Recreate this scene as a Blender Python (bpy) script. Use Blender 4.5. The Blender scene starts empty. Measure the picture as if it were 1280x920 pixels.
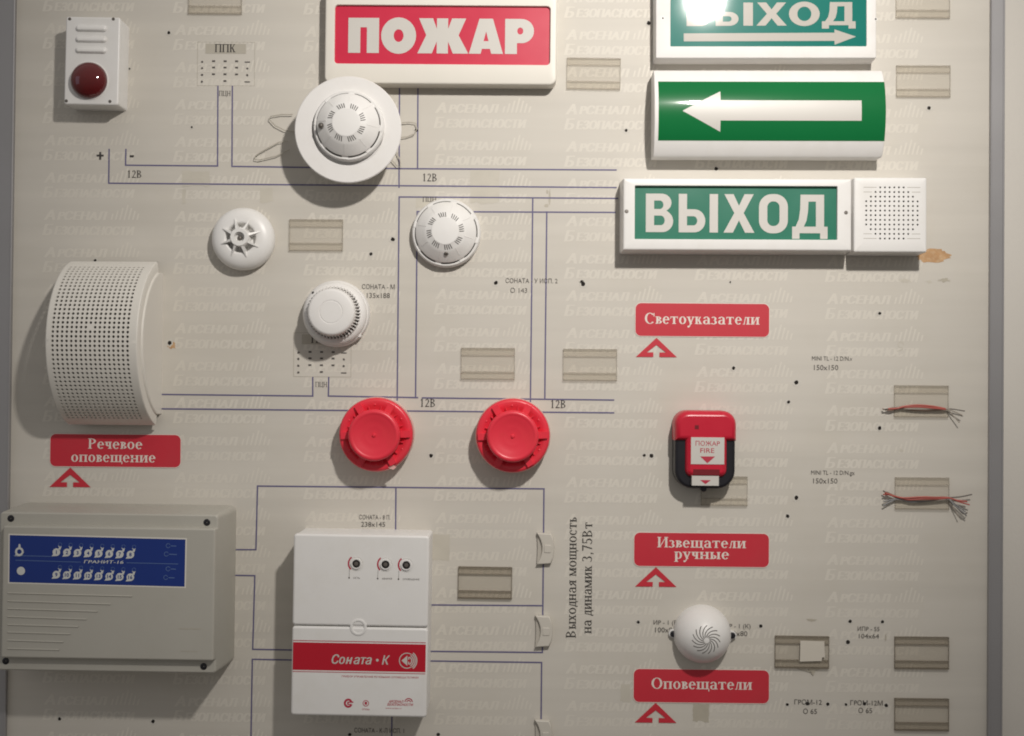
import bpy, math, random
from mathutils import Vector, Matrix
from mathutils.geometry import tessellate_polygon

random.seed(7)
SC = bpy.context.scene
COL = SC.collection
PI = math.pi

# ------------------------------------------------------------------ camera, world, lamps, exposure
D = 1.45                      # metres from the lens to the board
FPX = 1450.0                  # focal length in pixels of the 1280 px photograph
ROLL = 0.0085
fwd = Vector((-0.011, 1.0, 0.011)).normalized()
CAM = -fwd * D
right = Vector((math.cos(ROLL), 0, math.sin(ROLL)))
right = (right - fwd * right.dot(fwd)).normalized()
up = right.cross(fwd).normalized()
cam_data = bpy.data.cameras.new('camera')
cam = bpy.data.objects.new('camera', cam_data)
COL.objects.link(cam)
cam_data.sensor_width = 36.0
cam_data.lens = 36.0 * FPX / 1280.0
cam_data.clip_start = 0.02
cam_data.clip_end = 60.0
M3 = Matrix((right, up, -fwd)).transposed()
cam.matrix_world = Matrix.Translation(CAM) @ M3.to_4x4()
SC.camera = cam

world = bpy.data.worlds.new('World')
SC.world = world
world.use_nodes = True
wn, wl = world.node_tree.nodes, world.node_tree.links
bg = wn['Background']
geo = wn.new('ShaderNodeTexCoord')
sep = wn.new('ShaderNodeSeparateXYZ')
ramp = wn.new('ShaderNodeMapRange')
ramp.inputs['From Min'].default_value = -0.7
ramp.inputs['From Max'].default_value = 0.9
mixw = wn.new('ShaderNodeMix'); mixw.data_type = 'RGBA'
mixw.inputs['A'].default_value = (0.10, 0.09, 0.08, 1)
mixw.inputs['B'].default_value = (0.47, 0.45, 0.43, 1)
wl.new(geo.outputs['Generated'], sep.inputs[0])
wl.new(sep.outputs['Z'], ramp.inputs['Value'])
wl.new(ramp.outputs['Result'], mixw.inputs['Factor'])
wl.new(mixw.outputs['Result'], bg.inputs['Color'])
bg.inputs['Strength'].default_value = 0.90


def lamp(name, kind, loc, energy, color, size=0.05, target=None):
    ld = bpy.data.lights.new(name, kind)
    ld.energy = energy
    ld.color = color
    if kind == 'AREA':
        ld.shape = 'RECTANGLE'; ld.size = size; ld.size_y = size * 1.4
    else:
        ld.shadow_soft_size = size
    o = bpy.data.objects.new(name, ld)
    COL.objects.link(o)
    o.location = loc
    if target is not None:
        o.rotation_euler = (Vector(target) - Vector(loc)).to_track_quat('-Z', 'Y').to_euler()
    return o


spot = lamp('ceiling_lamp', 'SPOT', (0.415, -1.20, 0.845), 79.0, (1.0, 0.948, 0.89), 0.036, (0.10, 0, 0.28))
spot.data.spot_size = math.radians(71)
spot.data.spot_blend = 1.0
lamp('window_daylight', 'AREA', (-2.6, -1.5, 0.55), 1.8, (0.62, 0.74, 1.0), 0.9, (0, 0, 0))

SC.view_settings.view_transform = 'Standard'
SC.view_settings.look = 'None'
SC.view_settings.exposure = 0.0
SC.view_settings.gamma = 1.0
SC.render.engine = 'CYCLES'
SC.cycles.filter_width = 1.9
SC.cycles.max_bounces = 8
SC.cycles.transparent_max_bounces = 16


# ------------------------------------------------------------------ photograph pixel -> place on the board
def at(px, py, h=0.0):
    """World point h millimetres in front of the board that the photograph shows at (px, py)."""
    d = fwd + right * ((px - 640.0) / FPX) - up * ((py - 460.0) / FPX)
    t = (-h * 0.001 - CAM.y) / d.y
    return CAM + d * t


def bp(px, py, h=0.0):
    """The same point in board millimetres (x right, y up)."""
    p = at(px, py, h)
    return (p.x * 1000.0, p.z * 1000.0)


# ------------------------------------------------------------------ materials
MATS = {}


def mat(name, color, rough=0.5, var=0.06, scale=60.0, bump=0.0, bscale=400.0, spec=0.5, coat=0.0,
        dirt=None, dirt_amt=0.0, dirt_scale=18.0, metal=0.0, coat_rough=0.035, even=False):
    if name in MATS:
        return MATS[name]
    m = bpy.data.materials.new(name)
    m.use_nodes = True
    nt = m.node_tree
    n, l = nt.nodes, nt.links
    p = n['Principled BSDF']
    p.inputs['Roughness'].default_value = rough
    p.inputs['Specular IOR Level'].default_value = spec
    p.inputs['Metallic'].default_value = metal
    if coat:
        p.inputs['Coat Weight'].default_value = coat
        p.inputs['Coat Roughness'].default_value = coat_rough
    tc = n.new('ShaderNodeTexCoord')
    nz = n.new('ShaderNodeTexNoise')
    nz.inputs['Scale'].default_value = scale
    nz.inputs['Detail'].default_value = 5.0
    l.new(tc.outputs['Object'], nz.inputs['Vector'])
    mx = n.new('ShaderNodeMix'); mx.data_type = 'RGBA'
    a = [c * (1 - var) for c in color]
    b = [min(1, c * (1 + var)) for c in color]
    mx.inputs['A'].default_value = (*a, 1)
    mx.inputs['B'].default_value = (*b, 1)
    l.new(nz.outputs['Fac'], mx.inputs['Factor'])
    last = mx.outputs['Result']
    if dirt is not None:
        n2 = n.new('ShaderNodeTexNoise')
        n2.inputs['Scale'].default_value = dirt_scale
        n2.inputs['Detail'].default_value = 7.0
        n2.inputs['Roughness'].default_value = 0.65
        l.new(tc.outputs['Object'], n2.inputs['Vector'])
        mr = n.new('ShaderNodeMapRange')
        mr.inputs['From Min'].default_value = 0.48
        mr.inputs['From Max'].default_value = 0.78
        mr.inputs['To Max'].default_value = dirt_amt
        l.new(n2.outputs['Fac'], mr.inputs['Value'])
        m2 = n.new('ShaderNodeMix'); m2.data_type = 'RGBA'
        m2.inputs['B'].default_value = (*dirt, 1)
        l.new(mr.outputs['Result'], m2.inputs['Factor'])
        l.new(last, m2.inputs['A'])
        last = m2.outputs['Result']
    l.new(last, p.inputs['Base Color'])
    # roughness variation
    mr2 = n.new('ShaderNodeMapRange')
    mr2.inputs['To Min'].default_value = max(0.0, rough - (0.004 if even else 0.06))
    mr2.inputs['To Max'].default_value = min(1.0, rough + (0.006 if even else 0.08))
    l.new(nz.outputs['Fac'], mr2.inputs['Value'])
    l.new(mr2.outputs['Result'], p.inputs['Roughness'])
    if bump:
        nb = n.new('ShaderNodeTexNoise')
        nb.inputs['Scale'].default_value = bscale
        nb.inputs['Detail'].default_value = 2.0
        l.new(tc.outputs['Object'], nb.inputs['Vector'])
        bu = n.new('ShaderNodeBump')
        bu.inputs['Strength'].default_value = bump
        bu.inputs['Distance'].default_value = 0.0006
        l.new(nb.outputs['Fac'], bu.inputs['Height'])
        l.new(bu.outputs['Normal'], p.inputs['Normal'])
    MATS[name] = m
    return m


def board_material():
    m = mat('board_laminate', (0.575, 0.545, 0.487), 0.55, 0.025, 5.0, 0.05, 900, 0.35,
            dirt=(0.50, 0.46, 0.375), dirt_amt=0.30, dirt_scale=7.0)
    nt = m.node_tree
    n, l = nt.nodes, nt.links
    p = n['Principled BSDF']
    src = p.inputs['Base Color'].links[0].from_socket
    tc = n.new('ShaderNodeTexCoord')
    mp = n.new('ShaderNodeMapping')
    mp.inputs['Scale'].default_value = (1.2, 44.0, 1.0)     # faint printed bands that run across the sheet
    nz = n.new('ShaderNodeTexNoise')
    nz.inputs['Scale'].default_value = 1.0
    nz.inputs['Detail'].default_value = 3.0
    l.new(tc.outputs['Object'], mp.inputs['Vector'])
    l.new(mp.outputs['Vector'], nz.inputs['Vector'])
    mr = n.new('ShaderNodeMapRange')
    mr.inputs['From Min'].default_value = 0.3
    mr.inputs['From Max'].default_value = 0.7
    mr.inputs['To Min'].default_value = 0.955
    mr.inputs['To Max'].default_value = 1.03
    l.new(nz.outputs['Fac'], mr.inputs['Value'])
    mm = n.new('ShaderNodeVectorMath'); mm.operation = 'SCALE'
    l.new(src, mm.inputs[0])
    l.new(mr.outputs['Result'], mm.inputs['Scale'])
    l.new(mm.outputs[0], p.inputs['Base Color'])
    return m


def clear_material(name, tint, alpha, rough=0.12):
    """Thin clear plastic: mostly lets the board show, with its own tint and gloss."""
    m = bpy.data.materials.new(name)
    m.use_nodes = True
    n, l = m.node_tree.nodes, m.node_tree.links
    p = n['Principled BSDF']
    p.inputs['Roughness'].default_value = rough
    tc = n.new('ShaderNodeTexCoord')
    nz = n.new('ShaderNodeTexNoise')
    nz.inputs['Scale'].default_value = 90.0
    nz.inputs['Detail'].default_value = 4.0
    l.new(tc.outputs['Object'], nz.inputs['Vector'])
    mx = n.new('ShaderNodeMix'); mx.data_type = 'RGBA'
    mx.inputs['A'].default_value = (*[c * 0.85 for c in tint], 1)
    mx.inputs['B'].default_value = (*[min(1, c * 1.1) for c in tint], 1)
    l.new(nz.outputs['Fac'], mx.inputs['Factor'])
    l.new(mx.outputs['Result'], p.inputs['Base Color'])
    tr = n.new('ShaderNodeBsdfTransparent')
    tr.inputs['Color'].default_value = (0.985, 0.98, 0.97, 1)
    ms = n.new('ShaderNodeMixShader')
    ms.inputs['Fac'].default_value = alpha
    l.new(tr.outputs[0], ms.inputs[1])
    l.new(p.outputs[0], ms.inputs[2])
    l.new(ms.outputs[0], n['Material Output'].inputs['Surface'])
    MATS[name] = m
    return m


M_BOARD = board_material()
M_WALL = mat('wall_paint', (0.68, 0.65, 0.595), 0.8, 0.04, 12, 0.3, 260)
M_ALU = mat('brushed_aluminium', (0.36, 0.355, 0.36), 0.42, 0.05, 8, 0.05, 500, metal=0.55)
M_WHITE = mat('white_plastic', (0.76, 0.75, 0.73), 0.38, 0.03, 25, 0.06, 900,
              dirt=(0.60, 0.57, 0.50), dirt_amt=0.27, dirt_scale=22)
M_WHITE_MATT = mat('matt_white_plastic', (0.75, 0.735, 0.715), 0.55, 0.03, 25, 0.08, 900,
                   dirt=(0.58, 0.55, 0.48), dirt_amt=0.27, dirt_scale=22)
M_CREAM = mat('cream_plastic', (0.72, 0.69, 0.62), 0.45, 0.03, 25, 0.06, 900)
M_GREYBOX = mat('grey_beige_plastic', (0.44, 0.425, 0.375), 0.5, 0.03, 20, 0.12, 700,
                dirt=(0.36, 0.34, 0.285), dirt_amt=0.25, dirt_scale=14)
M_SPEAKER = mat('ivory_plastic', (0.69, 0.665, 0.61), 0.5, 0.03, 20, 0.08, 700)
M_RED_PANEL = mat('red_sign_film', (0.55, 0.018, 0.055), 0.32, 0.04, 30)
M_RED_BODY = mat('red_plastic', (0.74, 0.032, 0.058), 0.33, 0.06, 40, 0.05, 700,
                 dirt=(0.62, 0.06, 0.05), dirt_amt=0.4, dirt_scale=25)
M_RED_CALL = mat('crimson_plastic', (0.52, 0.012, 0.035), 0.3, 0.04, 40, 0.04, 700)
M_RED_PALE = mat('faded_pink_plastic', (0.72, 0.42, 0.38), 0.5, 0.05, 40)
M_RED_DARK = mat('dark_red_plastic', (0.16, 0.006, 0.012), 0.4, 0.05, 40)
M_STICKER = mat('red_printed_film', (0.53, 0.022, 0.04), 0.5, 0.05, 25, dirt=(0.48, 0.05, 0.06), dirt_amt=0.3, dirt_scale=20)
M_BAND = mat('crimson_printed_band', (0.47, 0.006, 0.022), 0.35, 0.04, 25)
M_LENS = mat('dark_red_lens', (0.10, 0.003, 0.004), 0.07, 0.15, 160, 0.02, 300, coat=0.5)
M_GREEN = mat('green_sign_film', (0.004, 0.14, 0.038), 0.06, 0.04, 20, spec=0.3, coat=0.10, coat_rough=0.28, even=True)
M_TEAL = mat('teal_sign_film', (0.012, 0.16, 0.098), 0.3, 0.06, 25)
M_TEAL_GLOSS = mat('glossy_teal_acrylic', (0.006, 0.16, 0.13), 0.045, 0.06, 25, 0.008, 45, spec=0.3, coat=0.08, coat_rough=0.3, even=True)
M_SIGNWHITE = mat('sign_letter_film', (0.56, 0.54, 0.50), 0.4, 0.02, 25)
M_SIGNGLOSS = mat('glossy_sign_letter', (0.47, 0.445, 0.40), 0.045, 0.02, 25, 0.008, 45, spec=0.3, coat=0.08, coat_rough=0.3, even=True)
M_BLUE = mat('navy_panel_film', (0.006, 0.03, 0.20), 0.4, 0.05, 25)
M_BLUE_PALE = mat('pale_blue_print', (0.10, 0.17, 0.36), 0.5, 0.05, 25)
M_PALE = mat('pale_print', (0.62, 0.63, 0.60), 0.5, 0.05, 25)
M_BLACK = mat('black_plastic', (0.010, 0.010, 0.014), 0.35, 0.1, 40, 0.05, 600)
M_DARK = mat('dark_opening', (0.016, 0.014, 0.012), 0.8, 0.1, 40)
M_SLOT = mat('grey_shadow_gap', (0.10, 0.092, 0.082), 0.8, 0.1, 40)
M_CLOTH = mat('speaker_cloth', (0.115, 0.107, 0.094), 0.95, 0.15, 300)
M_SLIT = mat('dark_slit', (0.055, 0.05, 0.045), 0.8, 0.1, 40)
M_HOLE = mat('drilled_hole', (0.014, 0.011, 0.009), 0.9, 0.2, 200)
M_CHIP = mat('chipped_board_edge', (0.58, 0.555, 0.50), 0.8, 0.08, 400)
M_STEEL = mat('steel_screw', (0.16, 0.145, 0.13), 0.4, 0.1, 200, metal=0.5)
M_WIRE_STEEL = mat('spring_wire', (0.50, 0.47, 0.40), 0.4, 0.05, 100, metal=0.3)
M_LINE = mat('diagram_ink', (0.12, 0.11, 0.215), 0.6, 0.12, 300)
M_INK = mat('black_ink', (0.045, 0.04, 0.037), 0.6, 0.15, 300)
M_INK_GREY = mat('grey_ink', (0.085, 0.077, 0.07), 0.6, 0.15, 300)
M_INK_FAINT = mat('faint_ink', (0.36, 0.335, 0.29), 0.6, 0.1, 300)
M_MARK = mat('watermark_ink', (0.625, 0.592, 0.525), 0.55, 0.03, 60)
M_TAPE = mat('tape_residue', (0.535, 0.503, 0.43), 0.45, 0.09, 60)
M_TAPE_DARK = mat('grimy_tape_residue', (0.44, 0.405, 0.33), 0.45, 0.12, 60)
M_BAR = mat('grey_printed_bar', (0.43, 0.40, 0.335), 0.5, 0.05, 60)
M_GLUE = mat('brown_glue', (0.47, 0.27, 0.125), 0.6, 0.3, 110, 0.6, 500, dirt=(0.62, 0.47, 0.30), dirt_amt=0.9, dirt_scale=95)
M_PRINTRED = mat('red_print', (0.45, 0.03, 0.06), 0.5, 0.05, 60)
M_STICKTEXT = mat('white_lettering_film', (0.74, 0.66, 0.60), 0.5, 0.04, 60)
M_PAPER = mat('white_paper', (0.60, 0.56, 0.485), 0.8, 0.03, 60)
M_CLEAR = clear_material('clear_acrylic', (0.50, 0.465, 0.40), 0.04)
M_CLEAR_LIP = clear_material('clear_acrylic_lip', (0.52, 0.485, 0.42), 0.04)
M_CLEAR_EDGE = clear_material('clear_acrylic_edge', (0.35, 0.315, 0.265), 0.20)
M_CLIP = mat('translucent_clip_plastic', (0.555, 0.525, 0.465), 0.35, 0.04, 50)
M_CLIP_DARK = mat('clip_inner_plastic', (0.47, 0.44, 0.385), 0.4, 0.05, 50)
M_W_RED = mat('red_wire', (0.42, 0.10, 0.08), 0.45, 0.1, 100)
M_W_BROWN = mat('brown_wire', (0.24, 0.14, 0.10), 0.45, 0.1, 100)
M_W_GREY = mat('grey_wire', (0.24, 0.24, 0.24), 0.45, 0.1, 100)
M_W_DARK = mat('dark_wire', (0.13, 0.115, 0.10), 0.45, 0.1, 100)
M_W_WHITE = mat('pale_wire', (0.34, 0.30, 0.25), 0.45, 0.1, 100)


# ------------------------------------------------------------------ mesh builder (millimetres, x right, y up, z out of the board)
class MB:
    def __init__(self):
        self.v, self.f = [], []

    def add(self, verts, faces):
        b = len(self.v)
        self.v += [tuple(p) for p in verts]
        self.f += [tuple(i + b for i in f) for f in faces]
        return self

    def loft(self, loops, cap0=False, cap1=True):
        n = len(loops[0])
        verts = [p for lp in loops for p in lp]
        faces = []
        for k in range(len(loops) - 1):
            for i in range(n):
                j = (i + 1) % n
                faces.append((k * n + i, k * n + j, (k + 1) * n + j, (k + 1) * n + i))
        if cap0:
            faces.append(tuple(reversed(range(n))))
        self.add(verts, faces)
        if cap1:                                   # own vertices, so the flat top is not shaded with the rounded rim
            self.add(loops[-1], [tuple(range(n))])
        return self

    def slab(self, w, h, r, z0, z1, bev=1.0, cx=0, cy=0, taper=0.0, cap=True):
        lp = lambda i, z: [(x, y, z) for x, y in rr(w - 2 * i, h - 2 * i, max(r - i, 0.05), cx, cy)]
        loops = [lp(0, z0), lp(taper, z1 - bev)]
        for a in (30, 60, 90):
            a = math.radians(a)
            loops.append(lp(taper + bev * (1 - math.cos(a)), z1 - bev + bev * math.sin(a)))
        return self.loft(loops, False, cap)

    def frame(self, w, h, r, z0, z1, bev, win, zwin, taper=0.0):
        """Moulded frame: outside walls, rounded rim, and a window recess down to zwin. win = (w, h, r, cx, cy)."""
        lp = lambda i, z: [(x, y, z) for x, y in rr(w - 2 * i, h - 2 * i, max(r - i, 0.05), 0, 0)]
        loops = [lp(0, z0), lp(taper, z1 - bev)]
        for a in (30, 60, 90):
            a = math.radians(a)
            loops.append(lp(taper + bev * (1 - math.cos(a)), z1 - bev + bev * math.sin(a)))
        ww, wh, wr, cx, cy = win
        loops.append([(x, y, z1) for x, y in rr(ww + 1.0, wh + 1.0, wr + 0.5, cx, cy)])
        loops.append([(x, y, z1 - 0.6) for x, y in rr(ww, wh, wr, cx, cy)])
        loops.append([(x, y, zwin) for x, y in rr(ww, wh, wr, cx, cy)])
        return self.loft(loops, False, False)

    def lathe(self, prof, n=64, cx=0, cy=0, a0=0.0, a1=2 * PI):
        full = abs(a1 - a0) > 2 * PI - 1e-6
        m = n if full else n + 1
        verts, faces = [], []
        for r, z in prof:
            for i in range(m):
                a = a0 + (a1 - a0) * i / n
                verts.append((cx + r * math.cos(a), cy + r * math.sin(a), z))
        for k in range(len(prof) - 1):
            for i in range(n):
                j = (i + 1) % m if full else i + 1
                faces.append((k * m + i, k * m + j, (k + 1) * m + j, (k + 1) * m + i))
        return self.add(verts, faces)

    def box(self, x0, y0, z0, x1, y1, z1, ang=0.0, cx=0.0, cy=0.0):
        c, s = math.cos(ang), math.sin(ang)
        vs = []
        for z in (z0, z1):
            for x, y in ((x0, y0), (x1, y0), (x1, y1), (x0, y1)):
                vs.append((cx + x * c - y * s, cy + x * s + y * c, z))
        return self.add(vs, [(3, 2, 1, 0), (4, 5, 6, 7), (0, 1, 5, 4), (1, 2, 6, 5), (2, 3, 7, 6), (3, 0, 4, 7)])

    def poly(self, pts, z, holes=()):
        loops = [[Vector((x, y, 0)) for x, y in pts]] + [[Vector((x, y, 0)) for x, y in h] for h in holes]
        flat = [p for lp in loops for p in lp]
        tris = tessellate_polygon(loops)
        out = []
        for t in tris:
            a, b, c = (flat[i] for i in t)
            out.append(t if (b - a).cross(c - a).z > 0 else (t[0], t[2], t[1]))
        return self.add([(p.x, p.y, z) for p in flat], out)

    def prism(self, pts, z0, z1, bev=0.6):
        cx = sum(p[0] for p in pts) / len(pts); cy = sum(p[1] for p in pts) / len(pts)
        sh = lambda k, z: [(cx + (x - cx) * k, cy + (y - cy) * k, z) for x, y in pts]
        R = max(math.hypot(x - cx, y - cy) for x, y in pts)
        return self.loft([sh(1, z0), sh(1, z1 - bev), sh(1 - 0.3 * bev / R, z1 - 0.3 * bev), sh(1 - bev / R, z1)], False, True)

    def line(self, pts, w, z):
        for (x0, y0), (x1, y1) in zip(pts, pts[1:]):
            dx, dy = x1 - x0, y1 - y0
            L = math.hypot(dx, dy) or 1
            nx, ny = -dy / L * w / 2, dx / L * w / 2
            ex, ey = dx / L * w / 2, dy / L * w / 2
            self.add([(x0 - ex + nx, y0 - ey + ny, z), (x0 - ex - nx, y0 - ey - ny, z),
                      (x1 + ex - nx, y1 + ey - ny, z), (x1 + ex + nx, y1 + ey + ny, z)], [(0, 1, 2, 3)])
            z += 0.004
        return self

    def tube(self, path, r, n=8):
        path = [Vector(p) for p in path]
        loops = []
        for i, p in enumerate(path):
            d = (path[min(i + 1, len(path) - 1)] - path[max(i - 1, 0)]).normalized()
            ref = Vector((0, 0, 1)) if abs(d.z) < 0.9 else Vector((1, 0, 0))
            a = d.cross(ref).normalized()
            b = d.cross(a).normalized()
            loops.append([tuple(p + a * r * math.cos(2 * PI * k / n) + b * r * math.sin(2 * PI * k / n)) for k in range(n)])
        return self.loft(loops, True, True)

    def dome(self, r, h, z0, cx=0, cy=0, n=40, m=10):
        return self.lathe([(r * math.cos(k * PI / 2 / m) + (1e-4 if k == m else 0), z0 + h * math.sin(k * PI / 2 / m)) for k in range(m + 1)], n, cx, cy)

    def disc(self, r, z, cx=0, cy=0, n=24, jitter=0.0):
        pts = []
        for i in range(n):
            q = r * (1 + random.uniform(-jitter, jitter))
            pts.append((cx + q * math.cos(2 * PI * i / n), cy + q * math.sin(2 * PI * i / n), z))
        return self.add(pts, [tuple(range(n))])

    def rect(self, x0, y0, x1, y1, z):
        return self.add([(x0, y0, z), (x1, y0, z), (x1, y1, z), (x0, y1, z)], [(0, 1, 2, 3)])

    def build(self, name, material, parent=None, smooth=35.0, label=None, merge=False):
        me = bpy.data.meshes.new(name)
        me.from_pydata([(x * 0.001, y * 0.001, z * 0.001) for x, y, z in self.v], [], self.f)
        if merge:
            import bmesh
            bm = bmesh.new(); bm.from_mesh(me)
            bmesh.ops.remove_doubles(bm, verts=bm.verts, dist=2e-6)
            bm.to_mesh(me); bm.free()
        me.materials.append(material)
        me.update()
        if smooth:
            me.shade_smooth()
            me.set_sharp_from_angle(angle=math.radians(smooth))
        o = bpy.data.objects.new(name, me)
        COL.objects.link(o)
        if parent is not None:
            o.parent = parent
        if label:
            o['label'] = label
        return o


def rr(w, h, r, cx=0, cy=0, n=6):
    r = min(r, w / 2 - 0.001, h / 2 - 0.001)
    pts = []
    for qx, qy, a in ((1, 1, 0), (-1, 1, 90), (-1, -1, 180), (1, -1, 270)):
        for k in range(n + 1):
            t = math.radians(a + 90 * k / n)
            pts.append((cx + qx * (w / 2 - r) + r * math.cos(t), cy + qy * (h / 2 - r) + r * math.sin(t)))
    return pts


def arc(cx, cy, rx, ry, a0, a1, n=12):
    return [(cx + rx * math.cos(math.radians(a0 + (a1 - a0) * k / n)), cy + ry * math.sin(math.radians(a0 + (a1 - a0) * k / n))) for k in range(n + 1)]


def thing(name, label, cat, px, py, h=0.0, tilt=0.0, group=None):
    """Empty on the board under the point the photograph shows at (px, py) when that point is h mm out."""
    o = bpy.data.objects.new(name, None)
    o.empty_display_size = 0.02
    COL.objects.link(o)
    p = at(px, py, h)
    o.location = (p.x, 0, p.z)
    o.rotation_euler = (PI / 2, tilt, 0)
    o['label'] = label
    o['category'] = cat
    if group:
        o['group'] = group
    return o


def copy_tree(o, parent=None):
    c = o.copy()
    COL.objects.link(c)
    if parent is not None:
        c.parent = parent
    for ch in list(o.children):
        copy_tree(ch, c)
    return c


def local(px, py, h, root_px, root_py, root_h):
    """Local mm of a photographed point at height h on a thing placed with thing(.., root_px, root_py, root_h)."""
    a, b = bp(px, py, h), bp(root_px, root_py, root_h)
    return (a[0] - b[0], a[1] - b[1])


# ------------------------------------------------------------------ lettering
def bold_glyph(ch):
    """Outline, holes and width of the heavy sign letters (cap height 1)."""
    E = lambda cx, cy, rx, ry: arc(cx, cy, rx, ry, 0, 360, 28)[:-1]
    return {
        'П': ([(0, 0), (0, 1), (.874, 1), (.874, 0), (.53, 0), (.53, .73), (.344, .73), (.344, 0)], [], .874),
        'О1': (E(.5, .5, .5, .52), [E(.5, .5, .14, .18)], 1.0),
        'Ж': ([(.04, 1), (.44, 1), (.55, .70), (.55, 1), (.87, 1), (.87, .70), (.98, 1), (1.38, 1), (1.17, .52), (1.45, 0),
               (1.01, 0), (.87, .34), (.87, 0), (.55, 0), (.55, .34), (.41, 0), (0, 0), (.25, .52)], [], 1.45),
        'А': ([(0, 0), (.29, 1), (.67, 1), (.96, 0), (.63, 0), (.595, .14), (.365, .14), (.33, 0)], [[(.41, .36), (.55, .36), (.48, .64)]], .96),
        'Р1': ([(0, 0), (0, 1), (.47, 1)] + arc(.47, .655, .35, .345, 80, -80) + [(.47, .31), (.34, .31), (.34, 0)], [E(.43, .655, .085, .10)], .82),
        'В': ([(0, 0), (0, 1), (.40, 1)] + arc(.40, .765, .25, .235, 80, -60) + arc(.42, .285, .275, .285, 55, -80) + [(.42, 0)],
              [[(.21, .60), (.21, .82), (.36, .82)] + arc(.36, .71, .085, .11, 80, -80) + [(.36, .60)],
               [(.21, .18), (.21, .43), (.38, .43)] + arc(.38, .305, .10, .125, 80, -80) + [(.38, .18)]], .695),
        'Ь': ([(0, 0), (0, 1), (.21, 1), (.21, .60), (.40, .60)] + arc(.40, .30, .275, .30, 80, -80) + [(.40, 0)],
              [[(.21, .18), (.21, .42), (.37, .42)] + arc(.37, .30, .10, .12, 80, -80) + [(.37, .18)]], .675),
        'I': ([(0, 0), (0, 1), (.214, 1), (.214, 0)], [], .214),
        'Х': ([(0, 0), (.275, .51), (.02, 1), (.255, 1), (.395, .70), (.535, 1), (.77, 1), (.515, .51), (.79, 0), (.55, 0), (.395, .32), (.24, 0)], [], .79),
        'О': (rr(.734, 1.02, .33, .367, .5, 8), [rr(.31, .64, .15, .367, .5, 8)], .734),
        'Д': ([(0, -.145), (0, .17), (.09, .17), (.17, .36), (.205, .62), (.215, 1), (.82, 1), (.82, .17), (.91, .17), (.91, -.145), (.72, -.145), (.72, 0), (.19, 0), (.19, -.145)],
              [[(.30, .17), (.61, .17), (.61, .82), (.42, .82), (.405, .55), (.37, .33)]], .91),
        'О2': (E(.66, .5, .66, .53), [E(.66, .5, .30, .31)], 1.32),
    }[ch]


def put_glyph(mb, ch, x, y, w, h, z):
    pts, holes, gw = bold_glyph(ch)
    T = lambda q: [(x + a * w / gw, y + b * h) for a, b in q]
    mb.poly(T(pts), z, [T(q) for q in holes])


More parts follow.
